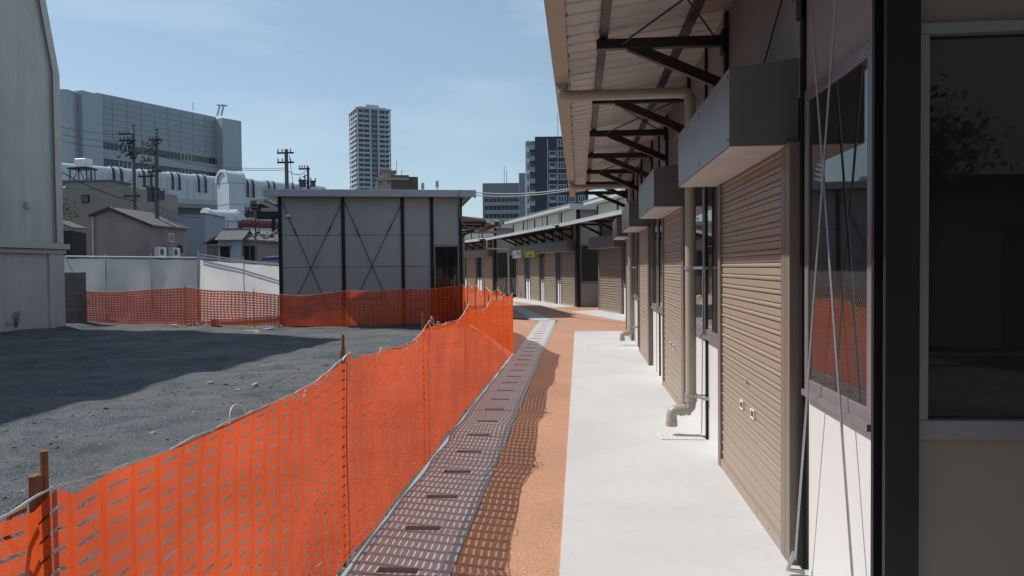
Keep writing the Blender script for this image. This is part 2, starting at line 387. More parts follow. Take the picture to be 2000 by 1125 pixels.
# second, turning run
p0 = Vector((-1.05, 22.25, 0)); p1 = Vector((G(1003, 598).x, G(1003, 598).y, 0)); dd = (p1 - p0); n_ = int(dd.length / .64) + 14; dd.normalize()
ra = math.atan2(dd.y, dd.x) - math.pi / 2
k = MB('kerb'); sd_ = Vector((dd.y, -dd.x, 0))
for s_ in (-.27, .27):
    A = p0 + sd_ * s_; B_ = p0 + dd * n_ * .64 + sd_ * s_; k.bar((A.x, A.y, -.046), (B_.x, B_.y, -.046), .08, .1)
tag(k.build('drain_kerb'), kind='structure')
for i in range(n_):
    o = c0.copy(); COL.objects.link(o); q = p0 + dd * (.64 * i); o.location = (q.x, q.y, .006); o.rotation_euler = (0, 0, ra)
    tag(o, 'concrete drain cover in the run that turns left behind the orange net', 'drain cover', 'concrete drain covers in the turning run')

# ------------------------------------------------------------------ market building with shutters
def corrugated(y0, y1, pitch=.2, d=.045, rib=False):
    pr = []; y = y0
    while y < y1 - 1e-6:
        pr += [(y, 0), (y + pitch * .80, 0), (y + pitch * .84, d), (y + pitch * .94, d)] if rib else [(y, 0), (y + pitch * .28, 0), (y + pitch * .42, d), (y + pitch * .86, d)]; y += pitch
    pr.append((y1, 0)); return [(min(a, y1), b_) for a, b_ in pr]

def shutter_part(root, y0, y1, H=2.17, x=-.045, far=False, first=False):
    s = MB('shutter'); pr = []; z = .075
    pitch = .086 if far else .0745; k_ = .016 if far else 0
    while z < H - .01:
        pr += [(x, z), (x - .004, z + .004), (x - .004, z + .038), (x + .004, z + .045), (x - .010 - k_, z + .052), (x - .011 - k_, z + .062), (x - .006, z + .069), (x + .006, z + .0705)]
        z += pitch
    pr.append((x, H))
    s.ext(pr, lambda a, b_, t: (a, t, b_), y0 + .04, y1 - .04)
    o = s.build('roller_shutter', root)
    q = MB('shutter'); q.box(x - .02, x + .012, y0 + .04, y1 - .04, .014, .078); q.build('bottom_bar', o)
    for a, b_ in ((y0 - .12, y0 + .05), (y1 - .05, y1 + .05)):
        q = MB('frame_brown'); q.box(-.068, .0, a, b_, .012, H); q.box(-.0685, -.0665, (a + b_) / 2 - .002, (a + b_) / 2 + .002, .012, H, 'ink'); q.build('side_rail', o, bevel=.004)
    if not far:
        yc = (y0 + y1) / 2
        for k_ in (-.16, .16):
            q = MB('alu'); zz = .62; hx = x - .016
            q.box(hx, hx + .014, yc + k_ - .045, yc + k_ + .045, zz - .03, zz - .02, 'white'); q.box(hx, hx + .014, yc + k_ - .045, yc + k_ + .045, zz + .02, zz + .03, 'white')
            q.box(hx, hx + .014, yc + k_ - .045, yc + k_ - .035, zz - .02, zz + .02, 'white'); q.box(hx, hx + .014, yc + k_ + .035, yc + k_ + .045, zz - .02, zz + .02, 'white')
            q.box(hx + .006, hx + .012, yc + k_ - .035, yc + k_ + .035, zz - .02, zz + .008, 'ink'); q.build('handle', o)
        q = MB('zinc'); q.tube([(x - .022, yc, .80), (x - .004, yc, .80)], .017, n=10); q.build('lock', o)
        q = MB('zinc')
        for yy in (-.6, -.3, .3, .6): q.tube([(x - .024, yc + yy, .05), (x - .018, yc + yy, .05)], .008, n=6)
        q.build('rivet_row', o)
    return o

def window_part(root, y0, y1, z0=.92, z1=2.40, x=0., glass='glass', mull=False):
    f = MB('alu'); t = .055
    e = .022; f.box(x - e, x + .02, y0, y1, z0, z0 + .07); f.box(x - e, x + .02, y0, y1, z1 - t, z1)
    f.box(x - e, x + .02, y0, y0 + t, z0 + .07, z1 - t); f.box(x - e, x + .02, y1 - t, y1, z0 + .07, z1 - t)
    if mull: f.box(x - .04, x + .015, (y0 + y1) / 2 - .02, (y0 + y1) / 2 + .02, z0 + .07, z1 - t)
    o = f.build('window', root, bevel=.003)
    q = MB(glass); q.box(x - .012, x - .006, y0 + t, y1 - t, z0 + .07, z1 - t); q.build('pane', o)
    q = MB('alu'); q.box(x - .038, x - .0225, y0 + .005, y1 - .005, z0 - .012, z0 + .016); q.build('sill', o)
    return o

def market(label, loc, rz, y0, y1, shut, wins, boxes, brackets, gut, posts, spouts, ch=3.2, top=3.78, far=False, rods=(), endwin=True, xg=-1.33, clere='clere', depth=6.0, over=.3):
    r = empty('market_building', loc, rz, label, 'building', 'low shuttered market buildings along the path')
    # walls
    w = MB('panel'); dz = .004
    for a, b_ in wins:
        n = max(1, round((b_ - a) / .9)); st = (b_ - a) / n
        for i in range(n): w = MB('panel'); w.box(.0, .1, a + i * st + .002, a + (i + 1) * st - .002, 0.01, .918); w.build('base_panel', r, bevel=.002)
    w = MB('panel_shaded'); y = y0
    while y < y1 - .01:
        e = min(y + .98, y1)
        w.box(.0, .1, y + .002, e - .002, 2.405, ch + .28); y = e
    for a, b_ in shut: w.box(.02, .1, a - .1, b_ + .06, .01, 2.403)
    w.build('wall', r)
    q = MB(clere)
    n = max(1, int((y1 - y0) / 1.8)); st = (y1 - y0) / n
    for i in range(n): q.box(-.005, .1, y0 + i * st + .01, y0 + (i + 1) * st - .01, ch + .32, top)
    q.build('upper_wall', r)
    q = MB('post')
    for i in range(n + 1): q.box(-.04, .02, y0 + i * st - .035, y0 + i * st + .035, ch + .3, top - .02)
    q.build('upper_post_row', r)
    # end wall facing the camera, corner post, back and far end
    q = MB('panel_shaded' if far else 'endp_shaded'); ex = depth
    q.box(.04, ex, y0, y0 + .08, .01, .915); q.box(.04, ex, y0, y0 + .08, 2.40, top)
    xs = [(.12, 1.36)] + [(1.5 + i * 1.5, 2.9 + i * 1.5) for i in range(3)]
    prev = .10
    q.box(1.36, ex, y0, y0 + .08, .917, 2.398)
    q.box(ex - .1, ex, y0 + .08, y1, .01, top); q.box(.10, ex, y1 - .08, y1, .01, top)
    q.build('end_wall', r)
    if endwin:
        f = MB('alu'); f.box(.072, .11, y0 - .03, y0 + .03, .99, 2.36); f.box(.072, 1.36, y0 - .03, y0 + .03, .92, .99); f.box(.072, 1.36, y0 - .03, y0 + .03, 2.36, 2.40); f.box(1.30, 1.36, y0 - .03, y0 + .03, .99, 2.36)
        o = f.build('window', r, bevel=.003); g = MB('glass'); g.box(.11, 1.30, y0 + .012, y0 + .02, .99, 2.36); g.build('pane', o)
    q = MB('post'); q.box(-.05, .066, y0 - .06, y0 - .035, .0, top); q.box(-.05, .066, y0 + .05, y0 + .075, .0, top); q.box(-.0, .03, y0 - .035, y0 + .05, .0, top)
    q.build('corner_post', r)
    q = MB('post')
    for y in posts: q = MB('post'); q.box(-.022, .0, y - .02, y + .02, 0, top); q.build('wall_post', r)
    q = MB('ink'); q.box(.1, .14, y0 + .1, y1 - .1, .01, 2.4); q.build('interior_dark_sheet', r)  # black sheet behind the front, standing in for the unlit interior
    q = MB('roofw'); q.ext(corrugated(y0 - over, y1 + .3, .25, .07), lambda a, b_, t: (t, a, top + .10 + b_), -.45, ex + .4)
    rf = q.build('roof', r, solid=.004)
    q = MB('roofw'); q.box(-.44, -.40, y0 - over, y1 + .3, top + .02, top + .1); q.box(-.44, ex + .4, y0 - over - .03, y0 - over + .01, top - .06, top + .16); q.build('fascia', r)
    q = MB('soffit'); q.box(-.39, ex, y0 - over + .02, y1 + .28, top + .03, top + .05); q.build('roof_soffit', r)
    for a, b_ in shut: shutter_part(r, a, b_, far=far)
    for i, (a, b_) in enumerate(wins):
        n = 1 if b_ - a < 1.2 else 2
        if n == 1: window_part(r, a, b_, glass='glass' if far else 'wired', x=.0)
        else: 
            m_ = a + (b_ - a) * .46; window_part(r, a, m_ - .03, x=.0); window_part(r, m_ + .03, b_, x=.0)
    for a, b_ in boxes:
        q = MB('boxgrey'); pr = [(-.001, 2.17), (-.35, 2.17), (-.35, 2.57), (-.001, 2.61)]
        n = max(2, round((b_ - a) / 1.0)); st = (b_ - a) / n
        for i in range(n): q.ext(pr, lambda x, z, t: (x, t, z), a + i * st + .0015, a + (i + 1) * st - .0015, closed=True)
        o = q.build('shutter_box', r)
        if not far:
            for yy in (a + .03, a + (b_ - a) / 2 - .03, b_ - .03):
                for zz in (2.205, 2.53): q = MB('ink'); q.tube([(-.354, yy, zz), (-.349, yy, zz)], .006, n=6); q.build('screw', o)
        q = MB('soffit'); q.box(-.345, -.03, a + .004, b_ - .004, 2.164, 2.168); q.build('underside_plate', o)
    # canopy
    c0_, c1_ = gut; q = MB('soffit')
    q.ext(corrugated(c0_, c1_, .24, .020, not far), lambda a, b_, t: ((-1.24 if t == 0 else -.002), a, (ch + .10 if t == 0 else ch + .27) + b_), 0, 1)
    q.build('canopy_deck', r, solid=.003)
    for xx, zz in ((-.93, ch + .085), (-.28, ch + .17)):
        q = MB('bracket'); q.box(xx - .03, xx + .03, c0_, c1_, zz, zz + .012); q.box(xx - .03, xx - .02, c0_, c1_, zz + .012, zz + .05); q.box(xx + .015, xx + .03, c0_, c1_, zz + .013, zz + .05, 'zinc')
        q.build('purlin', r)
    for y in brackets:
        q = MB('bracket'); q.box(-.985, -.02, y - .035, y + .035, ch + .005, ch + .08)
        o = q.build('bracket', r, bevel=.003)
        q = MB('bracket'); q.bar((-.74, y, ch + .03), (-.03, y, ch - .29), .06, .075); q.build('strut', o)
        q = MB('bracket'); q.box(-.03, -.001, y - .04, y + .04, ch - .42, ch + .25)
        q.box(-.05, -.03, y - .055, y + .055, ch - .05, ch + .12); q.build('wall_plate', o)
        if not far:
            q = MB('zinc')
            for (xx, zz) in ((-.93, ch + .09),):
                q.tube([(xx - .06, y - .05, zz + .02), (xx + .06, y - .05, zz + .02)], .008, n=6); q.tube([(xx - .05, y - .05, zz + .02), (xx - .05, y - .09, zz + .05)], .006, n=6)
            q.build('clamp_bolt', o)
    for (a, b_) in rods:
        zz = ch + .045
        for p, s_ in (((-.80, a), (-.10, b_)), ((-.10, a), (-.80, b_))):
            P0 = Vector((p[0], p[1] + .04, zz)); P1 = Vector((s_[0], s_[1] - .04, zz + (.012 if p[0] < s_[0] else -.012)))
            q = MB('bracket'); q.tube([P0, P1], .008, n=6); o = q.build('tie_rod', r)
            m_ = P0.lerp(P1, .3); dn = (P1 - P0).normalized(); q = MB('zinc'); si = dn.cross(Vector((0, 0, 1))) * .018
            q.tube([m_ - dn * .1, m_ - dn * .08 + si, m_ + dn * .08 + si, m_ + dn * .1], .005, n=6); q.tube([m_ - dn * .1, m_ - dn * .08 - si, m_ + dn * .08 - si, m_ + dn * .1], .005, n=6)
            q.build('turnbuckle', o)
    # gutter, with clips
    gm = 'gutter' if not far else 'roofw'
    q = MB(gm); q.box(xg, xg + .115, c0_, c1_, ch, ch + .008); q.box(xg - .006, xg, c0_, c1_, ch - .001, ch + .115); q.box(xg + .115, xg + .121, c0_, c1_, ch - .001, ch + .10)
    q.box(xg, xg + .115, c1_ - .01, c1_, ch + .01, ch + .1)
    y = c0_ + .2
    while y < c1_:
        q.box(xg - .012, xg - .0065, y, y + .03, ch + .05, ch + .13, 'zinc'); q.box(xg + .1215, xg + .135, y, y + .025, ch + .02, ch + .05, 'zinc'); y += .5 if not far else .25
    g_ = q.build('gutter', r)
    for y in spouts:
        q = MB('pvc'); xc = xg + .06; rr = .048 if not far else .045; zb = ch - .10
        pts = [(xc, y, ch + .0), (xc, y, zb + .06)] + [(xc + .05 - .05 * math.cos(t), y, zb + .05 - .05 * math.sin(t)) for t in (R(30), R(60), R(90))]
        xe = -.13
        pts += [(xe - .05, y, zb)] + [(xe - .05 + .05 * math.sin(t), y, zb - .05 + .05 * math.cos(t)) for t in (R(30), R(60), R(90))]
        pts += [(xe, y, .33)] + [(xe - .05 + .05 * math.cos(t), y, .30 - .05 * math.sin(t)) for t in (R(30), R(60), R(90))]
        pts += [(xe - .13, y - .005, .245)] + [(xe - .13 - .045 * math.sin(t), y - .005, .20 + .045 * math.cos(t)) for t in (R(30), R(60), R(90))] + [(xe - .175, y - .005, .10)]
        q.tube(pts, rr, n=14, cap=False); o = q.build('downspout', r, smooth=True)
        q = MB('pvc')
        for A, B_ in (((xc, y, ch - .0), (xc, y, ch - .035)), ((xc + .05, y, zb), (xc + .085, y, zb)), ((xe - .09, y, zb), (xe - .055, y, zb)), ((xe, y, zb - .05), (xe, y, zb - .09)), ((xe, y, .36), (xe, y, .32)), ((xe - .175, y - .005, .15), (xe - .175, y - .005, .10)), ((xe - .06, y - .002, .245), (xe - .1, y - .002, .245))):
            q = MB('pvc'); q.tube([A, B_], rr + .006, n=14); q.build('pipe_collar', o)
        for zz in (1.53, .38):
            q = MB('zinc'); q.tube([(xe, y, zz - .018), (xe, y, zz + .018)], rr + .008, n=14); q.box(xe, 0, y - .012, y + .012, zz - .006, zz + .006); q.box(-.06, .0, y - .2, y - .17, zz - .012, zz + .012)
            q.bar((xe, y - .03, zz), (-.04, y - .18, zz), .004, .024)
            q.build('strap', o)
    return r

X1 = 1.13
B1 = market('long near building with closed brown roller shutters, white sills and dark bracketed canopy', (X1, 0, 0), 0, 2.88, 18.3,
    [(4.12, 5.98), (8.12, 9.98), (12.1, 13.96), (16.08, 17.8)], [(3.025, 3.905), (6.12, 7.98), (10.12, 11.96), (14.1, 15.94)],
    [(4.08, 6.13), (8.10, 10.12), (12.08, 14.1), (16.05, 18.05)], [2.01 + 1.975 * i for i in range(1, 9)], (-1.5, 18.25),
    [3.965, 6.89, 10.87, 14.85], [7.03, 15.05], rods=[(3.985, 5.96), (7.935, 9.91), (11.885, 13.86)], clere='panel_shaded', depth=6, over=3.6)  # long roof overhang out of view, added to darken the near end wall
# crossed rods over the near window bay
for (a, b_), m_ in ((((3.69, 2.77), (3.13, .31)), 'zinc'), (((3.28, 2.63), (3.87, .09)), 'zinc')):
    q = MB(m_); xx = -.055 if m_ and a[0] > 3.3 else -.075
    q.tube([(xx, a[0], a[1]), (xx, b_[0], b_[1])], .0055, n=8); o = q.build('wall_brace_rod', B1)
q = MB('zinc'); q.tube([(-.03, 3.87, .03), (-.11, 3.87, .04), (-.08, 3.87, .13)], .012, n=8); q.build('brace_anchor', B1)
# a cable along the underside of the canopy and the bay-front brace rod seen beside the first box
q = MB('bracket'); q.tube([(-.03, 4.05, 3.12), (-.02, 4.9, 2.66)], .005, n=6); q.build('brace_rod', B1)
q = MB('zinc'); q.tube([(-.02, 4.04, 3.14), (-.10, 3.98, 3.14)], .02, n=8); q.build('rod_bolt', B1)
# downspout gratings set in the slab
for y, lb in ((6.97, 'pale square drain grating under the nearer downpipe'), (15.02, 'pale square drain grating under the farther downpipe')):
    q = MB('panel'); q.box(-.19, .19, -.13, .13, 0, .006)
    for i in range(9):
        for j in range(5): q.box(-.175 + i * .04, -.147 + i * .04, -.118 + j * .048, -.080 + j * .048, .0062, .0085)
    o = q.build('drain_grating'); o.location = (.90, y, .0145); tag(o, lb, 'drain grating', 'drain gratings under downpipes')

# second block, turned a little to the left
a2 = R(16.4)
def loc_on(px, base, rz, P0):      # distance along a facade line for a photo column
    r = ray(px, 600); d = Vector((-math.sin(rz), math.cos(rz)))
    # P0 + t d = s r
    det = d.x * (-r.y) + r.x * d.y
    return (-(P0[0]) * (-r.y) + -(r.x) * (P0[1])) / det if False else ((r.x * P0[1] - r.y * P0[0]) / (d.x * r.y - d.y * r.x)) * 1.0
q2 = G(1170, 606); base2 = (q2.x + 5.2 * math.sin(a2), q2.y - 5.2 * math.cos(a2))
B2 = market('shuttered building just past the near one, half hidden, pale box jutting from it', (base2[0], base2[1], 0), a2, -1.2, 5.25,
    [(2.75, 5.0)], [(.2, 2.6)], [(2.5, 5.3)], [-.7, 1.2, 3.1, 4.9], (-1.4, 5.6), [], [], ch=2.98, top=3.72, far=True, endwin=False, depth=5)
q3 = G(1130, 600)
B3 = market('shuttered building with four roller doors and the signs at its end', (q3.x, q3.y, 0), B3D, 0, 10.6,
    [(.35, 2.05), (2.95, 4.6), (5.55, 7.1), (8.3, 9.7)], [(2.15, 2.75), (4.75, 5.35), (7.3, 8.1)], [(.3, 10.2)], [.7 + 1.35 * i for i in range(8)], (-1.0, 11.4),
    [2.45, 5.05, 7.7], [], ch=2.98, top=3.78, far=True, depth=7)
q4 = G(968, 577); a4 = R(27)
B4 = market('farthest shuttered building, partly hidden by the grey prefab hall', (q4.x, q4.y, 0), a4, 0, 16,
    [(.4, 2.0), (3.2, 4.8), (6.0, 7.6), (9, 10.6)], [(2.2, 3.0), (5.0, 5.8), (7.8, 8.8)], [(.3, 12)], [.6 + 1.5 * i for i in range(8)], (-.8, 15),
    [2.6, 5.4], [], ch=2.98, top=3.78, far=True, depth=7)
# rusted-looking sheet between the two far canopies is a plain overlapping deck: part of B3
# gutter downpipe at far end of the third building
q = MB('pvc'); q.tube([(-1.28, 11.3, 2.98), (-1.28, 11.3, 2.55), (-.14, 11.3, 2.5), (-.14, 11.2, .1)], .045, n=8); q.build('downspout', B3)
# shop signs
def sign(px0, px1, py0, py1, mname, col, label, glyphs):
    c3 = Vector((q3.x, q3.y, 0)); 
    def onp(px, py):
        r = ray(px, py); n = Vector((math.cos(B3D), math.sin(B3D), 0)); o_ = c3 - n * .37
        t = (o_ - Vector((0, 0, EYE))).dot(n) / r.dot(n); p = Vector((0, 0, EYE)) + r * t; return (p - c3).dot(d3), p.z
    y1_, z0 = onp(px0, py1); y0_, z1 = onp(px1, py0); mm = mat(mname, col, .5, .03)
    MATS2 = mm; rr = empty('sign', c3 - n3 * .36 + d3 * y0_ + Vector((0, 0, z0)), B3D, label, 'sign', 'signs on the far shuttered building')
    q = MB(mm); q.box(-.03, 0, 0, y1_ - y0_, 0, z1 - z0); q.build('board', rr)
    W_, H_ = y1_ - y0_, z1 - z0; q = MB('ink')
    for (u0, u1, v0, v1) in glyphs: q.box(-.036, -.0305, W_ * (1 - u1), W_ * (1 - u0), H_ * v0, H_ * v1)
    q.build('lettering', rr)
gl = []
for cxx, (v0, v1), n in ((.80, (.28, .84), 3), (.58, (.38, .84), 3), (.33, (.30, .62), 2), (.13, (.15, .50), 2)):
    for i in range(n):
        h = (v1 - v0) / n; vv = v0 + i * h; s_ = .075 if n == 3 else .04
        gl += [(cxx - s_, cxx + s_, vv + h * .66, vv + h * .80), (cxx - s_, cxx + s_, vv + h * .2, vv + h * .34), (cxx - s_ * .3, cxx + s_ * .3, vv + h * .06, vv + h * .9)]
sign(1002, 1017.5, 488, 504.5, 'sign_white', (.62, .62, .68), 'white shop sign with black characters on the far shuttered building', gl)
gl = [(.10, .14, .15, .85)] + [(.34 + i * .11, .41 + i * .11, .16, .22) for i in range(4)] + [(.36 + i * .11, .39 + i * .11, .22, .38) for i in range(4)] + [(.34 + i * .11, .42 + i * .11, .30, .34) for i in range(4)]
sign(1026, 1045, 489.5, 503, 'sign_yellow', (.36, .40, .02), 'yellow-green shop sign beside the white one on the far building', gl)

# ------------------------------------------------------------------ centre prefab hall
RL = P(513, 367, 22.75); RR = P(930, 373, 24.25); RR.z = RL.z = (RL.z + RR.z) / 2
HD = (RR - RL); HD.z = 0; HL = HD.length; HD.normalize(); ah = math.atan2(HD.y, HD.x); HN = Vector((-HD.y, HD.x, 0))
H0 = Vector((RL.x, RL.y, 0)); HZ = RL.z
hall = empty('prefab_hall', (H0.x, H0.y, 0), ah, 'single storey grey prefab hall with crossed rods behind the orange net', 'building')
def onh(px, py=500, off=.38):
    r = ray(px, py); o_ = H0 + HN * off; t = (o_ - Vector((0, 0, EYE))).dot(HN) / r.dot(HN); p = Vector((0, 0, EYE)) + r * t
    return (p - H0).dot(HD), p.z
pxs = [548, 671, 787, 844, 900]; ps = [onh(x)[0] for x in pxs]; zt = HZ - .2; DB = 7.5
q = MB('panel_shaded'); ds, dt = onh(849.5, 482); de, _ = onh(897, 482)
for i in range(4):
    a, b_ = ps[i], ps[i + 1]
    for z0, z1 in ((-.22, .62), (.62, 1.62), (1.62, 2.62), (2.62, zt)):
        if i == 3 and z0 < dt:
            if z1 > dt: q.box(a, b_, .40, .48, max(z0, dt + .06), z1 - .004)
            continue
        q.box(a, b_, .40, .48, z0, z1 - .014)
q.box(ps[0], ps[0] + .08, .48, DB, -.22, zt); q.box(ps[4] - .08, ps[4], .48, DB, -.22, zt); q.box(ps[0], ps[4], DB, DB + .08, -.22, zt)
q.build('wall', hall)
for s in ps:
    q = MB('post'); q.box(s - .055, s + .055, .36, .40, -.25, zt); q.build('post', hall)
q = MB('alu'); q.box(ps[3] + .06, ps[3] + .10, .37, .42, -.2, dt); q.box(de - .05, de, .37, .42, -.2, dt); q.box(ps[3] + .06, de, .37, .42, dt, dt + .05)
o = q.build('door', hall); q = MB('glass'); q.box(ps[3] + .10, de - .05, .395, .40, -.2, dt); q.build('pane', o); q = MB('alu'); q.box(de - .18, de - .14, .36, .394, .6, 1.3); q.build('handle', o)
for (xa, ya, xb, yb, zo) in ((552, 396, 640, 600, 0), (668, 396, 583, 575, .01), (674, 396, 762, 600, 0), (785, 396, 700, 575, .01)):
    a = onh(xa, ya); b_ = onh(xb, yb); q = MB('bracket'); q.tube([(a[0], .355 - zo, a[1]), (b_[0], .355 - zo, b_[1])], .011, n=6)
    m_ = Vector((a[0], .355 - zo, a[1])).lerp(Vector((b_[0], .355 - zo, b_[1])), .28); dn = Vector((b_[0] - a[0], 0, b_[1] - a[1])).normalized()
    q.tube([m_ - dn * .13, m_ + dn * .13], .02, n=6); q.build('brace_rod', hall)
q = MB('roofw'); q.dm = mat('hall_fascia', (.33, .355, .38), .4, .04, 2)
q.box(0, HL * .33, 0, .03, HZ - .22, HZ); q.box(HL * .33 + .004, HL * .66, 0, .03, HZ - .22, HZ); q.box(HL * .66 + .004, HL, 0, .03, HZ - .22, HZ)
q.box(0, .03, .03, DB + .4, HZ - .22, HZ); q.box(HL - .03, HL, .03, .5, HZ - .22, HZ); q.box(HL - .03, HL, .5, DB + .4, HZ - .1, HZ); q.build('fascia', hall, bevel=.004)
q = MB('roofw'); q.ext(corrugated(0.03, HL - .03, .3, .06), lambda a, b_, t: (a, t, HZ - .1 + b_), .031, DB + .4); q.build('roof', hall, solid=.004)
q = MB('soffit'); q.box(.03, ps[4] + .03, .031, DB + .4, HZ - .2, HZ - .18); q.build('soffit', hall)
q = MB('roofw'); q.box(-.22, 0, .25, DB, HZ - .36, HZ - .28); q.box(-.22, -.21, .25, DB, HZ - .28, HZ - .2); q.build('side_gutter', hall)
# side canopy on the right with its pipe, conduit and floodlight
cw = onh(975, 440, .9)[0]; ch_ = 2.95
q = MB('soffit'); q.ext(corrugated(.75, DB, .25, .05), lambda a, b_, t: (t, a, (ch_ + .26 if t < ps[4] + .2 else ch_ + .12) + b_), ps[4] + .02, cw); q.build('canopy_deck', hall, solid=.01)
for y in (.9, 2.8, 4.7, 6.6): q = MB('bracket'); q.box(ps[4], cw - .25, y, y + .07, ch_ + .05, ch_ + .12); q.bar((ps[4] + .03, y + .035, ch_ - .4), (cw - .5, y + .035, ch_ + .05), .06, .06); q.build('canopy_bracket', hall)
q = MB('gutter'); q.box(cw - .02, cw + .10, .75, DB, ch_ - .0, ch_ + .12); q.build('gutter', hall)
q = MB('pvc'); q.tube([(cw + .04, 1.0, ch_), (cw + .04, 1.0, ch_ - .22), (ps[4] + .14, 1.0, ch_ - .25), (ps[4] + .14, 1.0, 0)], .05, n=8); q.build('downspout', hall)
q = MB('alu'); q.tube([(HL - .5, -.02, HZ + .01), (HL - .56, -.03, HZ - .2), (HL - .5, .25, HZ - .8), (HL - .42, .3, HZ - 1.05), (HL - .2, .45, HZ - 1.22), (HL + .35, .6, HZ - 1.2)], .018, n=6); q.build('conduit', hall)
q = MB('white'); q.tube([(cw - .45, .62, ch_ + .12), (cw - .22, .5, ch_ + .02)], .05, n=8); q.build('floodlight', hall)
q = MB('white'); a = onh(563, 424); q.box(a[0] - .05, a[0] + .05, .3, .4, a[1], a[1] + .08); q.tube([(a[0] + .02, .3, a[1] - .03), (a[0] + .02, .3, a[1] + .0)], .04, 'ink', n=8); q.build('camera_dome', hall)
# conduit pair spanning from the hall roof to the near building
for dz_, lb in ((0, 'upper overhead conduit from the hall roof to the near building'), (-.09, 'lower overhead conduit from the hall roof to the near building')):
    A = P(930, 376, 24.1); B_ = Vector((.9, 18.6, 3.62)); q = MB('alu'); pts = []
    A.z += dz_; B_.z += dz_ * .3
    for i in range(13):
        t = i / 12; p = A.lerp(B_, t); p.z -= .16 * 4 * t * (1 - t); pts.append(p)
    o = q.tube(pts, .018 if dz_ else .022, n=6).build('overhead_conduit'); tag(o, lb, 'cable', 'overhead conduits')

# ------------------------------------------------------------------ safety nets and stakes
def net(label, pts, rows=12, seg=.12, wr=.02, seed=0, cordamp=.02, loops=(), lift=.02, nm='net'):
    """pts: list of (x, y, zbase, height, sag to next)"""
    v = []; uv = []; topline = []; U = 0; cols = 0
    fc = []
    for i in range(len(pts) - 1):
        a, b_ = pts[i], pts[i + 1]; A = Vector(a[:3]); B_ = Vector(b_[:3]); Ln = (B_ - A).length; n = max(4, int(Ln / seg))
        d = (B_ - A); d.z = 0; d.normalize(); nr = Vector((-d.y, d.x, 0))
        for k in range(n + (1 if i == len(pts) - 2 else 0)):
            t = k / n; p = A.lerp(B_, t); top = a[3] * (1 - t) + b_[3] * t - a[4] * 4 * t * (1 - t) * (1 + .25 * math.sin(t * 7 + seed))
            uu = U + Ln * t; dp_ = min(t, 1 - t) * Ln; dip = .032 * math.exp(-((dp_ - .09) / .065) ** 2); edge = math.exp(-min(t, 1 - t) * Ln / .12)
            for r_ in range(rows + 1):
                w = r_ / rows
                zz = p.z + lift + (top - lift - dip * w ** 3) * w + .018 * edge * math.sin(w * 9) * (1 - w)
                bot = .035 * noise.noise(Vector((uu * 1.7, seed, 0))) * (1 - w) ** 2
                off = wr * 1.1 * noise.noise(Vector((uu * 1.5, w * 2.6, seed))) + wr * .22 * noise.noise(Vector((uu * 6, w * 5, seed + 5)))
                off += wr * 1.3 * math.sin(math.pi * t) * math.sin(math.pi * w)
                off *= (1 - edge * .8)
                q = p + nr * off; v.append((q.x, q.y, zz + bot)); uv.append((uu, w * 1.02 - (0.02 * 4 * t * (1 - t))))
            topline.append(Vector((p.x, p.y, p.z + top))); cols += 1
        U += Ln
    m = MB(nm); m.v = v
    for c in range(cols - 1):
        for r_ in range(rows):
            k = c * (rows + 1) + r_; m.face((k, k + rows + 1, k + rows + 2, k + 1))
    o = m.build('safety_net', uv=uv, smooth=True); tag(o, label, 'safety net')
    q = MB('cord'); pr = []
    for i, p in enumerate(topline):
        pr.append(p + Vector((cordamp * .4 * noise.noise(Vector((i * .6, seed, 1))), cordamp * .5 * noise.noise(Vector((i * .6, seed, 4))), .004 + cordamp * .5 * noise.noise(Vector((i * .45, seed, 8))))))
    q.tube(pr, .0032, n=5); q.build('edge_cord', o)
    rnd = random.Random(seed)
    for (fr, sx) in loops:
        i = int(fr * (len(topline) - 2)); p = topline[i]; d = (topline[i + 1] - p).normalized(); q = MB('cord')
        up = Vector((0, 0, 1)); h = sx
        if h > 0: lp = [p, p + d * .01 + up * h * .7, p + d * .05 + up * h, p + d * .10 + up * h * .75, p + d * .13 + up * .01]
        else: lp = [p, p + d * .06 + up * h * .3, p + d * .12 + up * h * .4, p + d * .14 + up * h, p + d * .16 + up * h * .3, p + d * .17]
        lp = [x + Vector((.012, 0, 0)) for x in lp]
        # smooth the loop
        sm = []
        for j in range(len(lp) - 1):
            for t in (0, .33, .66):
                a = lp[max(j - 1, 0)]; b0 = lp[j]; c_ = lp[j + 1]; e = lp[min(j + 2, len(lp) - 1)]
                sm.append(.5 * ((2 * b0) + (c_ - a) * t + (2 * a - 5 * b0 + 4 * c_ - e) * t * t + (3 * b0 - a - 3 * c_ + e) * t ** 3))
        sm.append(lp[-1]); q.tube(sm, .0027, n=5); q.build('loose_cord', o)
    return o
XN = -1.225
near = [(XN - .01, -.6, 0, 1.05, .05), (XN, 1.69, 0, 1.045, .07), (XN, 4.0, 0, 1.10, .10), (XN + .01, 6.15, 0, 1.115, .10), (XN, 8.35, 0, 1.12, .11), (XN + .01, 10.5, 0, 1.12, .06), (XN + .02, 12.2, 0, 1.11, .05), (-1.19, 13.75, 0, 1.09, 0)]
net('long orange safety net running beside the drain in the foreground', near, rows=16, seg=.07, wr=.018, seed=2,
    loops=((.222, .06), (.26, -.03), (.285, -.045), (.31, .015), (.345, -.05), (.36, .03), (.4, -.04), (.42, -.05), (.47, .05), (.49, .03), (.51, -.03), (.565, -.05), (.62, .04), (.7, -.05), (.75, .03), (.82, -.05), (.9, .04)))
turn = [(-1.19, 13.76, -.02, 1.07, .07)]
cA = Vector((-1.19, 13.75)); cB = Vector((-3.62, 23.5))
for t in (.2, .4, .6, .8): p = cA.lerp(cB, t); turn.append((p.x, p.y, -.05, 1.16, .09))
turn.append((cB.x, cB.y, -.12, 1.18, .0))
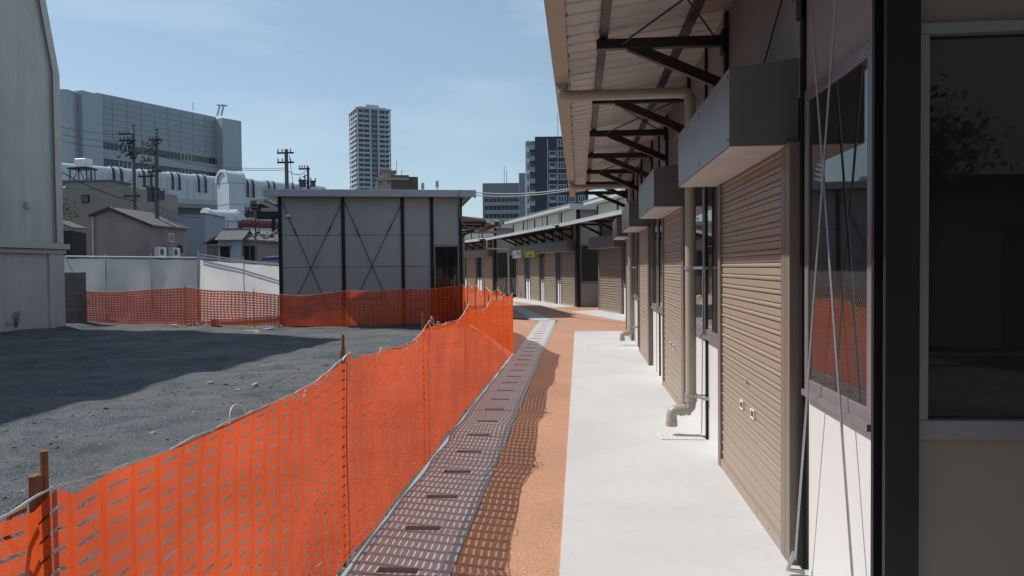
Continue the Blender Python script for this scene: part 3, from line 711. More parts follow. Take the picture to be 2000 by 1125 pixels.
net('orange safety net leading back from the path to the corner of the grey hall', turn, rows=10, seg=.1, wr=.03, seed=5, loops=((.2, .05), (.5, -.05), (.8, .04)))
farp = [(-3.64, 23.5, -.14, 1.16, .06), (-5.1, 22.85, -.18, 1.13, .05), (-6.77, 22.15, -.2, 1.12, .07), (-8.9, 22.45, -.22, 1.02, .03), (-9.9, 22.7, -.22, 1.12, .06), (-12.4, 23.3, -.22, 1.26, .10), (-16.72, 24.25, -.2, 1.13, .0)]
net('orange safety net along the far side of the gravel lot before hall and sheeting', farp, rows=10, seg=.12, wr=.035, seed=9, lift=.06, nm='net_far')

def stake(x, y, zb, h, label, hook=True, pair=False, thick=.012, lean=0, cat='stake', grp='rusty stakes holding the orange nets'):
    r = empty('fence_stake', (x, y, zb), 0, label, cat, grp)
    q = MB('rust'); q.tube([(0, 0, -.03), (lean * .5, 0, h * .5), (lean, 0, h)], thick, n=8); q.build('rod', r)
    if hook:
        q = MB('rust'); hx = .0; pts = [(.0, .05, h - .22), (.0, .055, h - .10)] + [(.0, .03 + .026 * math.cos(t), h - .09 + .03 * math.sin(t)) for t in (R(20), R(60), R(100), R(140), R(180))] + [(0, .004, h - .16)]
        q.tube(pts, .0055, n=6); q.build('hook', r)
    if pair:
        q = MB('rust'); q.box(-.012, .008, -.040, -.016, -.02, h - .05); q.build('flat_bar', r, bevel=.002)
        q = MB('rust'); q.tube([(-.01, -.05, h - .12), (-.03, -.075, h - .13), (-.035, -.085, h - .17), (-.02, -.07, h - .21), (-.005, -.05, h - .2)], .007, n=7); q.build('clamp', r)
    return r
stake(XN - .03, 1.69, 0, 1.13, 'nearest rusty stake, doubled with a flat bar and clamp at lower left', hook=False, pair=True, thick=.0085)
sk = [(XN - .03, 3.95, 1.225, 'rusty stake with loop hook at the second peak of the foreground net'), (XN - .03, 6.1, 1.215, 'rusty stake with loop hook standing above the third peak of the foreground net'),
      (XN - .03, 8.33, 1.20, 'fourth rusty stake along the foreground net, just short of its far half'), (XN - .02, 10.48, 1.2, 'rusty stake of the foreground net two before its far end'), (XN - .0, 12.2, 1.17, 'rusty stake of the foreground net one before its far end'), (-1.21, 13.8, 1.13, 'rusty stake at the far end of the foreground net where it turns')]
for x, y, h, lb in sk: stake(x, y, -.02, h, lb, thick=.0085, lean=random.uniform(-.015, .015))
tn = ['first', 'second', 'third', 'fourth']
for i in range(1, 5): stake(turn[i][0] - .02, turn[i][1], -.1, 1.36, f'{tn[i-1]} thin stake from the path end along the net leading back to the hall', hook=False, thick=.010)
stake(-3.66, 23.5, -.15, 1.32, 'thin stake where the far net meets the net leading back, at the hall corner', hook=False, thick=.011)
fl = ['thin stake before the hall, right of its middle', 'thin stake before the hall between its left and second posts', None, 'thin dark stake left of the hall by its corner post', 'thin dark stake before the white sheeting left of the tall pipe', None]
for i, lb in zip((1, 2, 4, 5), ('thin stake before the right part of the hall wall', 'thin stake before the hall left of its second dark post', 'thin dark stake just left of the hall before the white sheeting', 'thin dark stake before the white sheeting at the far net peak')):
    stake(farp[i][0], farp[i][1] - .03, -.24, farp[i][3] + .1, lb, hook=False, thick=.010)

# ------------------------------------------------------------------ scattered stones on the lot
q = MB(); stone_m = [mat('stone_a', (.20, .205, .21), .9, .2, 20), mat('stone_b', (.34, .33, .30), .9, .15, 20), mat('stone_c', (.10, .105, .11), .9, .2, 20)]
rnd = random.Random(3)
ico = bmesh.new(); bmesh.ops.create_icosphere(ico, subdivisions=1, radius=1); iv = [v.co.copy() for v in ico.verts]; ifc = [[v.index for v in f.verts] for f in ico.faces]; ico.free()
def rock(q, x, y, z, s, m_):
    b0 = len(q.v); sc = Vector((rnd.uniform(.7, 1.3), rnd.uniform(.7, 1.3), rnd.uniform(.4, .8))); ro = Matrix.Rotation(rnd.uniform(0, 6), 3, 'Z') @ Matrix.Rotation(rnd.uniform(-.4, .4), 3, 'X')
    for c in iv:
        p = ro @ Vector((c.x * sc.x, c.y * sc.y, c.z * sc.z)) * s * rnd.uniform(.8, 1.15); q.v.append((x + p.x, y + p.y, z + p.z + s * .2))
    for f in ifc: q.face([b0 + i for i in f], m_)
for i in range(2600):
    c = rnd.random()
    if c < .55: x = rnd.gauss(-4.3, 1.3); y = rnd.gauss(10.5, 2.0)
    elif c < .8: x = rnd.uniform(-12, -1.7); y = rnd.uniform(6, 22)
    else: x = rnd.uniform(-6, -1.4); y = rnd.uniform(2.5, 9)
    if x > -1.45 or y < 2: continue
    s = min(.032, rnd.lognormvariate(-4.85, .5)); rock(q, x, y, gz(x, y), s, rnd.choice(stone_m if rnd.random() < .35 else stone_m[::2]))
tag(q.build('loose_stones'), kind='stuff')
q = MB()
for i in range(1500):    # strip of chippings along the net's foot
    y = rnd.uniform(2, 13.5) if rnd.random() < .8 else rnd.uniform(2, 5); x = rnd.uniform(-1.46, -1.24); rock(q, x, y, gz(x, y), rnd.uniform(.004, .010), rnd.choice(stone_m))
tag(q.build('kerbside_chippings'), kind='stuff')
for i, (px, py, s, m_, lb) in enumerate(((497, 758, .055, mat('stone_green', (.33, .34, .18), .9, .2, 30), 'yellowish stone lying in the middle of the gravel lot'), (411, 748, .05, stone_m[1], 'pale stone left of the yellowish one on the gravel'), (208, 802, .05, stone_m[2], 'flat dark stone in the sunlit gravel at left'), (465, 770, .05, stone_m[1], 'white stone in front of the yellowish one on the gravel'))):
    p = G(px, py, -.08); q = MB(); rock(q, 0, 0, 0, s, m_); o = q.build('stone'); o.location = (p.x, p.y, gz(p.x, p.y)); tag(o, lb, 'stone', 'larger stones on the gravel lot')

# ------------------------------------------------------------------ left building
wallw = mat('old_white_render', (.47, .45, .415), .85, .08, 1.1, .15, 25, dirt=.34)
LB = empty('plastered_building', (-16.0, 23.0, 0), 0, 'tall windowless building with dirty off-white rendered wall at far left', 'building')
# silhouette in local (y, z): wall faces +x
def zl(px, py, X=-16.0):
    r = ray(px, py); t = X / r.x; return r.y * t - 23.0, EYE + r.z * t
ye, ze = zl(112, 146); yr, zr = zl(85, 0)
sl_ = (zr - ze) / (yr - ye); ZT = 12.4; yt = ye + (ZT - ze) / sl_
prof = [(ye, -.4), (ye, ze), (yt, ZT), (-24, ZT), (-24, -.4)]
q = MB(wallw); q.ext([(a, b_) for a, b_ in prof], lambda a, b_, t: (t, a, b_), -9, 0, closed=True); q.build('wall', LB)
# raised pilaster strip at the right edge and along the rake, ledge at first floor
q = MB(wallw); w_ = .33; zg, zg2 = zl(123, 478)[1], 0
q.ext([(ye + .0, 2.42), (ye, ze), (yt, ZT), (yt - w_, ZT), (ye - w_, ze + .08), (ye - w_, 2.42)], lambda a, b_, t: (t, a, b_), -.01, .07, closed=True); q.build('edge_band', LB)
q = MB(wallw); q.box(-.01, .12, -24, ye + .04, 2.10, 2.22); q.box(-.01, .22, -24, ye + .08, 2.24, 2.40); q.box(-.01, .07, -1.1, ye + .0, -.3, 2.10 ); q.build('ledge', LB)
q = MB('greyc'); q.tube([(.09, ye - w_ - .03, 2.45), (.09, ye - w_ - .03, ze), (.09, yt - w_ - .02, ZT)], .02, n=6); q.build('lightning_cable', LB)
q = MB(wallw); a = zl(52, 400); q.box(.0, .1, a[0] - .1, a[0] + .05, a[1] - .1, a[1] + .08); q.build('vent', LB)
# block pillar, sack, weeds
g0 = G(123, 636, -.2); g1 = G(150, 636, -.2)
q = MB('greyc'); hgt = P(136, 532, g0.y).z + .2
for i in range(9): q.box(0, (g1 - g0).length, 0, .5, i * hgt / 9 + .004, (i + 1) * hgt / 9)
o = q.build('block_pillar', bevel=.006); o.location = (g0.x, g0.y, -.2); o.rotation_euler = (0, 0, math.atan2(g1.y - g0.y, g1.x - g0.x)); tag(o, 'dark grey concrete block pillar between the rendered wall and the net', 'pillar')
def blob(name, loc, s, m_, label, cat, seed=0):
    bm = bmesh.new(); bmesh.ops.create_icosphere(bm, subdivisions=4, radius=1)
    for v in bm.verts:
        n_ = noise.noise(v.co * 1.5 + Vector((seed, 0, 0))) * .3 + noise.noise(v.co * 4 + Vector((seed, 0, 0))) * .12
        v.co *= 1 + n_; v.co = Vector((v.co.x * s[0], v.co.y * s[1], max(-.2, v.co.z) * s[2]))
    me = bpy.data.meshes.new(name); bm.to_mesh(me); bm.free(); me.shade_smooth(); me.materials.append(m_)
    o = bpy.data.objects.new(name, me); COL.objects.link(o); o.location = loc; return tag(o, label, cat)
pb = G(122, 634, -.15); blob('rubbish_sack', (pb.x, pb.y - .4, -.12), (.28, .2, .2), mat('black_plastic', (.012, .012, .014), .3), 'black plastic sack slumped at the foot of the block pillar', 'sack', 4)
leafm = mat('leaf', (.06, .10, .03), .6, .35, 8)
def weed(loc, h, n, label, seed):
    rr = random.Random(seed); r = empty('weed', loc, 0, label, 'weed', 'weeds at the foot of the rendered wall'); q = MB(mat('stem', (.05, .045, .02), .8)); lf = MB(leafm)
    for i in range(n):
        x = y = 0; pts = [(0, 0, 0)]; aa = rr.uniform(0, 6.3); ln = rr.uniform(.06, .22); hh = h * rr.uniform(.5, 1)
        for k_ in range(1, 9):
            t = k_ / 8; pts.append((math.cos(aa) * ln * t ** 1.4, math.sin(aa) * ln * t ** 1.4, hh * t))
            if k_ > 1:
                for s_ in range(4):
                    c_ = Vector(pts[-1]) + Vector((rr.uniform(-.06, .06), rr.uniform(-.06, .06), rr.uniform(-.03, .03))); e = Vector((rr.uniform(-1, 1), rr.uniform(-1, 1), rr.uniform(-.5, .5))).normalized() * .04; g = e.cross(Vector((rr.random(), .3, 1))).normalized() * .013
                    lf.poly([c_ - e, c_ + g, c_ + e, c_ - g])
        q.tube(pts, [.005 * (1 - .08 * j) for j in range(9)], n=5)
    q.build('stem', r); lf.build('leaves', r)
for px, py, h, n, lb in ((38, 643, .62, 7, 'taller leafy weed against the rendered wall'), (14, 645, .25, 4, 'small weed left of the taller one at the wall')):
    p = G(px, py, -.1); weed((p.x + .1, p.y - .3, gz(p.x, p.y)), h, n, lb, px)
# ------------------------------------------------------------------ white sheeting on a pipe frame
def hoard(pts, label):
    r = empty('sheet_hoarding', (pts[0][0].x, pts[0][0].y, 0), 0, label, 'hoarding'); O = Vector((pts[0][0].x, pts[0][0].y, 0))
    for i in range(len(pts) - 1):
        A, za = pts[i]; B_, zb = pts[i + 1]; d = B_ - A; d.z = 0; Ln = d.length; d.normalize(); nr = Vector((d.y, -d.x, 0)); q = MB('sheet'); n = int(Ln / .09); rows = 10
        for k_ in range(n + 1):
            t = k_ / n
            for j in range(rows + 1):
                w = j / rows; p = A.lerp(B_, t) - O; uu = Ln * t
                off = .03 * noise.noise(Vector((uu * .9, w * 1.2, i))) + .018 * math.sin(uu * 11 + 2 * w) * (1 - .5 * w) * noise.noise(Vector((uu, w, 3.)))+ .05 * noise.noise(Vector((uu * .5 + w * 1.5, w * .7 - uu * .6, 9)))
                tz = za * (1 - t) + zb * t - .02 * abs(math.sin(uu * 3.4)); q.v.append((p.x + nr.x * off, p.y + nr.y * off, -.15 + (tz + .15) * w))
        for k_ in range(n):
            for j in range(rows): c_ = k_ * (rows + 1) + j; q.face((c_, c_ + rows + 1, c_ + rows + 2, c_ + 1))
        q.build('sheet', r, smooth=True)
        for w, off in ((.06, .06), ):
            a = A - O + Vector((0, 0, za + w)); e = B_ - O + Vector((0, 0, zb + w)); q = MB('zinc'); q.tube([a + nr * off, e + nr * off], .027, n=8); q.build('rail', r)
        m_ = max(1, int(Ln / 1.8))
        for k_ in range(m_ + 1):
            p = A.lerp(B_, k_ / m_) - O; q = MB('zinc'); q.tube([(p.x - nr.x * .03, p.y - nr.y * .03, -.2), (p.x - nr.x * .03, p.y - nr.y * .03, za + .12)], .024, n=8); q.build('upright', r)
    return r
hA = P(118, 503, 25.2); hB = P(387, 506, 24.4); hC = P(555, 520, 28.0)
hoard([(Vector((hA.x, hA.y, 0)), hA.z - .02), (Vector((hB.x, hB.y, 0)), hB.z - .02), (Vector((hC.x, hC.y, 0)), hC.z - .02)], 'white plastic sheeting tied to a scaffold pipe frame left of the hall')
q = MB('zinc'); p = P(387, 490, 24.3); q.tube([(p.x, p.y, -.25), (p.x, p.y, p.z + .03)], .035, n=8); q.tube([(p.x + .0, p.y, p.z - .25), (p.x, p.y, p.z - .15)], .05, n=8); o = q.build('scaffold_pipe'); tag(o, 'upright scaffold pipe standing in front of the white sheeting', 'pipe')
q = MB('zinc'); a = P(126, 500, 24.9); b_ = G(178, 625, -.2); b_.y = 24.3; q.tube([(a.x, a.y, a.z), (P(178, 600, 24.5).x, 24.5, P(178, 600, 24.5).z), (P(190, 632, 24.2).x, 24.2, -.15)], .03, n=8); tag(q.build('slanting_pipe'), 'slanting prop pipe before the left end of the white sheeting', 'pipe')
# rails behind, toward the hall
q = MB('zinc')
for dz_ in (0, .14): q.tube([P(387, 496 + dz_ * 40, 24.6), P(470, 508 + dz_ * 40, 26.5), P(556, 516 + dz_ * 40, 29)], .025, n=6)
tag(q.build('guard_rail'), 'grey double pipe rail behind the sheeting beside the hall', 'rail')
# rubble & scraps under the far net
q = MB(); 
for i in range(160):
    p = G(rnd.uniform(350, 415), rnd.uniform(632, 637), -.2); rock(q, p.x, p.y + .5, -.22, rnd.uniform(.03, .08), rnd.choice(stone_m[:2]))
tag(q.build('rubble_heap'), kind='stuff')
for i, (px, py, L_, w, a, m_, lb, cat) in enumerate(((490, 645, .42, .05, .1, 'white', 'white board scrap lying on gravel left of the hall', 'board'), (503, 648, .22, .04, -.5, 'white', 'short white scrap beside the white board on gravel', 'board'),
        (524, 642, .30, .12, 1.0, mat('blue_grey_sheet', (.22, .26, .33), .6), 'bluish sheet scrap lying by the hall corner', 'sheet'), (546, 638, .2, .03, .9, 'white', 'thin white stick leaning at the hall corner', 'stick'), (420, 637, .18, .16, 0, 'kerb', 'grey concrete block at the foot of the far net', 'block'), (338, 636, .25, .05, .2, 'white', 'white stick lying under the far net', 'stick'))):
    p = G(px, py, -.21); q = MB(m_); 
    if cat == 'block': q.box(-L_ / 2, L_ / 2, -.1, .1, 0, .2); q.box(-L_ / 2 + .05, L_ / 2 - .05, -.06, .06, .2, .22)
    else: q.hexa([(-L_ / 2, -w, 0), (L_ / 2, -w * .8, 0), (L_ / 2 - .02, w, 0), (-L_ / 2 + .03, w * .9, .0), (-L_ / 2, -w, .03), (L_ / 2, -w * .8, .04), (L_ / 2 - .02, w, .045), (-L_ / 2 + .03, w * .9, .03)])
    o = q.build('scrap_' + cat if cat != 'block' else 'concrete_block'); o.location = (p.x, p.y, gz(p.x, p.y)); o.rotation_euler = (0, 0, a); tag(o, lb, cat)
# ------------------------------------------------------------------ stepladder by the farthest building
p = G(993, 583); r = empty('stepladder', (p.x, p.y, 0), .2, 'small black and orange folding stepladder standing before the farthest shuttered building', 'stepladder')
for s_ in (-1, 1):
    q = MB(mat('ladder_dark', (.05, .045, .04), .5)); q.bar((s_ * .22, -.28, 0), (s_ * .12, -.02, 1.0), .06, .06); q.build('front_rail', r)
    q = MB(mat('ladder_orange', (.30, .10, .03), .5)); q.bar((s_ * .22, .28, 0), (s_ * .12, .02, 1.0), .06, .05); q.build('back_rail', r)
q = MB('alu'); q.box(-.14, .14, -.07, .07, 1.0, 1.03); q.build('top_step', r)
for t in (.25, .5, .75):
    q = MB('alu'); w = .22 - .1 * t; q.box(-w, w, -.28 + .26 * t - .04, -.28 + .26 * t + .04, t - .012, t + .012); q.build('tread', r)

# ------------------------------------------------------------------ background buildings
def oriented(name, label, cat, pxL, pxR, YL, YR, group=None):
    A = P(pxL, 520, YL); B_ = P(pxR, 520, YR); A.z = B_.z = 0; d = B_ - A; Ln = d.length; d.normalize(); nr = Vector((-d.y, d.x, 0))
    r = empty(name, A, math.atan2(d.y, d.x), label, cat, group)
    def on(px, py, off=0.):
        rr = ray(px, py); o_ = A + nr * off; t = (o_ - Vector((0, 0, EYE))).dot(nr) / rr.dot(nr); p = Vector((0, 0, EYE)) + rr * t
        return (p - A).dot(d), p.z
    return r, on, Ln
# big grey hall block
om = mat('far_grey_panel', (.30, .33, .355), .5, .05, .08); om2 = mat('far_grey_light', (.34, .37, .395), .5, .04, .05); og = mat('far_grey_seam', (.225, .245, .265), .6)
r, on, Ln = oriented('office_building', 'huge grey panelled block with long window bands beyond the elevated track', 'building', 197, 428, 196, 232)
zt_ = (on(197, 187)[1] + on(428, 226)[1]) / 2
q = MB(om); q.box(0, Ln, 0, 40, 0, zt_); q.build('wall', r)
q = MB(og)
for i in range(1, 9): x = Ln * i / 9; q.box(x - .08, x + .08, -.05, -.002, on(250, 280)[1], zt_ - .3)
zz = on(300, 280)[1]
while zz < zt_ - 1: q.box(0, Ln, -.06, -.052, zz - (.12 if int(zz) % 3 == 0 else .05), zz + .05); zz += 1.55
q.build('panel_seams', r)
for (ya, yb) in ((277, 291), (311, 325)):
    z1 = on(201, ya)[1]; z0 = on(201, yb)[1]; q = MB('farglass'); q.box(.6, Ln - .5, -.25, -.1, z0, z1); o = q.build('window_band', r)
    q = MB(om2); x = .6
    while x < Ln - .5: q.box(x, x + (.34 if int(x * 3) % 4 == 0 else .10), -.34, -.26, z0, z1); x += 1.25
    q.build('mullions', o)
    q = MB(om2); q.box(0, Ln, -.6, -.02, z0 - 2.6, z0 - .05); q.build('sill_band', r)
def tw(px0, px1, Y0, Y1, ytop, dep, nm='stair_tower'):
    A = P(px0, ytop, Y0); B_ = P(px1, ytop, Y1); d = B_ - A; d.z = 0; nr = Vector((-d.y, d.x, 0)).normalized() * dep
    inv = Matrix.Rotation(-r.rotation_euler.z, 3, 'Z'); O = Vector(r.location); z = A.z; c = [inv @ (p - O) for p in (A, B_, B_ + nr, A + nr)]
    q = MB(om2); q.hexa([(p.x, p.y, 0) for p in c] + [(p.x, p.y, z) for p in c]); return q.build(nm, r)
tw(160, 199, 188, 194, 176, 14); tw(129, 158, 184, 190, 174, 14); tw(434, 471, 230, 236, 230, 14)
q = MB(om2); p = P(115, 175, 184); inv = Matrix.Rotation(-r.rotation_euler.z, 3, 'Z'); O = Vector(r.location)
a = inv @ (P(129, 174, 184.) - O); b_ = inv @ (P(112, 178, 215.) - O); q.hexa([(a.x, a.y, 0), (b_.x, b_.y, 0), (b_.x + 2, b_.y, 0), (a.x + 2, a.y + .5, 0), (a.x, a.y, a.z), (b_.x, b_.y, a.z), (b_.x + 2, b_.y, a.z), (a.x + 2, a.y + .5, a.z)]); q.build('end_wall', r)
q = MB('zinc')
for px in (424, 432): 
    a = inv @ (P(px, 226, 233) - O); b_ = inv @ (P(px + 5, 206, 233) - O); q.tube([a, b_], .3, n=6); q.tube([(b_.x - 1, b_.y, b_.z), (b_.x + 1.2, b_.y, b_.z + .1)], .25, n=6)
a = inv @ (P(377, 216, 225) - O); b_ = inv @ (P(377, 200, 225) - O); q.tube([a, b_], .12, n=5); q.build('roof_mast', r)

# elevated white station tube
tm = mat('white_cladding', (.48, .51, .55), .35, .05, .12, dirt=.2); dk = mat('dark_slot', (.035, .037, .04), .3)
r, on, Ln = oriented('elevated_station', 'long white round-topped elevated station with dark slot windows', 'station', 112, 640, 110, 150)
zt_ = (on(117, 313)[1] + on(430, 346)[1]) / 2; zb_ = on(400, 408)[1]; rad = 1.2
pr = [(2.2, zb_), (1.2, zb_ + .15), (.3, zb_ + .8), (0, zb_ + 1.6), (0, zt_ - rad)] + [(rad - rad * math.cos(R(a)), zt_ - rad + rad * math.sin(R(a))) for a in (15, 30, 45, 60, 75, 90)] + [(9, zt_), (9, zb_)]
q = MB(tm); q.ext(pr, lambda a, b_, t: (t, a, b_), 0, Ln, closed=True); q.build('tube_body', r)
q = MB(dk); q.box(0, Ln, 1.4, 8, zb_ - 1.0, zb_ - .02); q.build('underside_beam', r)
def slot(px0, px1, pyb):
    x0 = on(px0, 380)[0]; x1 = on(px1, 380)[0]; zz = max(on((px0 + px1) / 2, pyb)[1], zb_ + 1.7)
    pp = [(0, zz), (0, zt_ - rad)] + [(rad - rad * math.cos(R(a)), zt_ - rad + rad * math.sin(R(a))) for a in (15, 30, 45, 60, 75, 90)]
    pp = [(a - .05, b_ + .04) for a, b_ in pp]; q = MB(dk); q.ext(pp, lambda a, b_, t: (t, a, b_), x0, x1); q.build('slot_window', r, solid=.04)
    q = MB(tm)
    for xx in (x0 - .12, x1): q.ext([(a - .18, b_ + .1) for a, b_ in pp] + [(a + .05, b_ - .03) for a, b_ in pp[::-1]], lambda a, b_, t: (t, a, b_), xx, xx + .12, closed=True)
    q.build('slot_rib', r)
for a, b_, c_ in ((176, 180, 352), (219, 226, 360), (234, 241, 361), (278, 285, 366), (292, 298, 367), (334, 340, 371), (347, 353, 372), (385, 391, 376), (398, 404, 377), (480, 486, 385), (491, 497, 386), (522, 527, 390), (533, 538, 390), (570, 575, 392)): slot(a, b_, c_)
q = MB(og)
for px in (135, 154, 200, 211, 255, 270, 315, 326, 366, 378, 416, 425, 510, 518, 555): x = on(px, 380)[0]; q.box(x, x + .07, -.03, -.002, zb_ + 1.6, zt_ - rad)
q.build('panel_joints', r)
for x in (2, 14, 26, 38, 50): q = MB('greyc'); q.box(x, x + 1.6, 3, 5, -.3, zb_ - 1.0); q.build('pier', r)
q = MB(tm); a = on(316, 410); b_ = on(470, 430); q.box(a[0], b_[0] + 14, .6, 1.0, 0, zb_ - 1.1); q.build('lower_wall', r)
# barrel-topped lift tower in front of the station
def barrel(px0, pxm, px1, Y, ytop, ybot, nm, label, grid, dy=3.5, over=0):
    th_ = R(52); ux = Vector((math.cos(th_), math.sin(th_), 0)); uy = Vector((-math.sin(th_), math.cos(th_), 0)); A_ = P(pxm, 400, Y)
    hit = lambda px, u: (ray(px, 400).x * A_.y - ray(px, 400).y * A_.x) / (u.x * ray(px, 400).y - u.y * ray(px, 400).x)
    r, on, Ln = oriented(nm, label, 'tower', pxm, px1, Y, Y + hit(px1, ux) * ux.y, 'barrel-topped white access towers')
    zt = on(pxm + 4, ytop)[1]; w = hit(px0, uy); rd = w / 2; q = MB(tm)
    pr = [(0, 0), (0, zt - rd)] + [(rd - rd * math.cos(R(a)), zt - rd + rd * math.sin(R(a))) for a in range(15, 180, 15)] + [(w, zt - rd), (w, 0)]
    q.ext(pr, lambda a, b_, t: (t, a, b_), 0, Ln, closed=True); q.build('body', r)
    q = MB(tm); pp = [(rd - (rd + .12) * math.cos(R(a)), zt - rd + (rd + .12) * math.sin(R(a))) for a in range(0, 181, 15)]
    for xx in (-.25, Ln - .1): q = MB(tm); q.ext(pp + [(rd - (rd - .3) * math.cos(R(a)), zt - rd + (rd - .3) * math.sin(R(a))) for a in range(180, -1, -15)], lambda a, b_, t: (t, a, b_), xx, xx + .35, closed=True); q.build('arch_rim', r)

    q = MB(og); zz = zt - rd - .1
    while zz > 1: q.box(-.03, Ln, -.035, -.002, zz - .03, zz + .03); q.box(-.035, -.002, -.03, w, zz - .03, zz + .03); zz -= grid
    x = grid * .5
    while grid < 1.5 and x < Ln: q.box(x, x + .05, -.04, -.002, 1, zt - rd - .1); x += grid
    q.build('panel_joints', r); return r
barrel(427, 450, 480, 104, 331, 425, 'lift_tower', 'taller white barrel-topped tower standing against the elevated station', 3.0)
barrel(397, 416, 466, 62, 408, 490, 'stair_shelter', 'lower white gridded barrel-topped stair shelter between the houses', .9)
# red pipe bridge
r, on, Ln = oriented('red_pipe', 'thick dark red pipe running behind the tile roofed house', 'pipe', 300, 560, 66, 76)
zc = on(500, 437)[1]; q = MB(mat('dark_red_paint', (.14, .04, .038), .6, .1, 1)); q.tube([(0, 0, zc), (Ln, 0, zc)], .42, n=14); q.build('barrel', r)
q = MB('post'); 
for x in (Ln * .3, Ln * .62, Ln * .93): q.box(x, x + .3, -.15, .15, -.3, zc - .40)
q.build('support', r)
r, on, Ln = oriented('footbridge_frame', 'black steel footbridge frame just left of the hall', 'bridge', 503, 560, 58, 58.6)
q = MB('post'); z1 = on(508, 398)[1]; z0 = on(508, 428)[1]; q.box(0, Ln, 0, .3, z1 - .3, z1); q.box(0, Ln, 0, .3, z0, z0 + .6); q.box(0, .3, .02, .28, z0 + .6, z1 - .3); q.box(Ln * .5, Ln * .5 + .3, .02, .28, -.3, z0); q.build('frame', r)

# brown flat-roofed building
bwm = mat('brown_render', (.27, .235, .205), .85, .08, .4, .1, 10, dirt=.25); pkm = mat('pink_render', (.32, .265, .24), .85, .05, .5, .1, 10, col2=(.23, .155, .15), dirt=.3)
r = empty('flat_roofed_house', (-33.1, 52, 0), 0, 'brown flat-roofed building with one small dark window behind the gabled house', 'house')
zt_ = P(176, 355, 52).z; q = MB(bwm); q.box(-12, 0, 0, 2.4, -.3, zt_); q.build('wall', r)
q = MB(bwm); q.box(-6, 0, 2.4, 9.2, -.3, P(287, 379, 59.6).z); q.build('rear_wing', r)
q = MB('greyc'); q.box(-12.1, .1, -.1, 2.5, zt_, zt_ + .12); q.build('roof_edge', r)
a = P(160, 381, 52); b_ = P(175, 396, 52); q = MB('post'); q.box(a.x + 33.1, b_.x + 33.1, -.06, -.002, b_.z, a.z); o = q.build('window', r); q = MB('farglass'); q.box(a.x + 33.1 + .06, b_.x + 33.1 - .06, -.08, -.065, b_.z + .06, a.z - .06); q.build('pane', o)
# water tank frame on the brown building
r2 = empty('rooftop_tank', (P(163, 355, 55).x, 55, P(163, 355, 55).z - .3), 0, 'white rooftop tank on a lattice stand above the brown building', 'tank')
q = MB('post'); 
for x in (-.7, .6):
    for y in (-.5, .5): q.tube([(x, y, 0), (x, y, 1.25)], .04, n=6)
q.tube([(-.7, -.5, 0), (.0, -.5, 1.2)], .03, n=5); q.tube([(.6, -.5, 0), (.0, -.5, 1.2)], .03, n=5); q.box(-.85, .75, -.6, .6, 1.2, 1.32); q.build('stand', r2)
q = MB('white'); q.box(-.4, .5, -.45, .45, 1.34, 2.0); q.build('tank', r2, bevel=.05)

# gabled house with air conditioners
xA = P(183, 440, 45).x; xB = P(293, 440, 45).x; zE = P(293, 440, 45).z; xP = P(215, 408, 45).x; zP = P(215, 408, 45).z; zEl = P(183, 420, 45).z
r = empty('gabled_house', (xB, 45, 0), 0, 'gabled house with stained pinkish end wall and two air conditioners on its side', 'house'); w = xA - xB; pk = xP - xB; dp = 4.4
q = MB(pkm); q.ext([(w, -.3), (w, zEl), (pk, zP), (0, zE), (0, -.3)], lambda a, b_, t: (a, t, b_), 0, dp, closed=True); q.build('wall', r)
rfm = mat('brown_roof', (.11, .10, .095), .7, .1, 2, .3, 20)
q = MB(rfm); th = .1; q.hexa([(pk, -.15, zP + .02), (.25, -.15, zE - .08), (.25, dp + .1, zE - .08), (pk, dp + .1, zP + .02), (pk, -.15, zP + .02 + th), (.25, -.15, zE - .08 + th), (.25, dp + .1, zE - .08 + th), (pk, dp + .1, zP + .02 + th)])
q.hexa([(w - .2, -.15, zEl - .08), (pk, -.15, zP + .02), (pk, dp + .1, zP + .02), (w - .2, dp + .1, zEl - .08), (w - .2, -.15, zEl - .08 + th), (pk, -.15, zP + .02 + th), (pk, dp + .1, zP + .02 + th), (w - .2, dp + .1, zEl - .08 + th)]); q.build('roof', r)
q = MB(mat('barge_dark', (.03, .02, .018), .6)); q.bar((pk, -.17, zP + .03), (.27, -.17, zE - .07), .04, .16); q.bar((pk, -.175, zP + .03), (w - .2, -.175, zEl - .07), .04, .16); q.build('barge_board', r)
q = MB(pkm); wl = P(145, 425, 45).x - xA + 0; q.box(w + wl, w - .003, .2, dp, -.3, P(160, 424, 45).z); q.build('annex_wall', r)
q = MB('pvc'); q.tube([(w, -.08, zEl - .1), (w, -.08, 0)], .05, n=6); q.build('drainpipe', r)
for y, zz in ((.35, 2.42), (2.0, 2.42)):
    q = MB('white'); q.box(.02, .35, y, y + .85, zz, zz + .6); q.tube([(.352, y + .32, zz + .3), (.36, y + .32, zz + .3)], .22, 'greyc', n=14); q.build('air_conditioner', r)
q = MB('white'); q.box(.01, .03, 2.1, 2.7, 3.4, 3.95); q.box(.031, .04, 2.15, 2.38, 3.45, 3.9, 'farglass'); q.box(.031, .04, 2.42, 2.65, 3.45, 3.9, 'farglass'); q.build('window', r)
q = MB('post'); q.tube([(.1, 1.4, 2.9), (.15, 1.4, 3.05), (.1, 1.5, 3.2)], .03, n=5); q.box(.02, .2, 3.2, 3.5, 2.7, 3.2); q.build('meter', r)
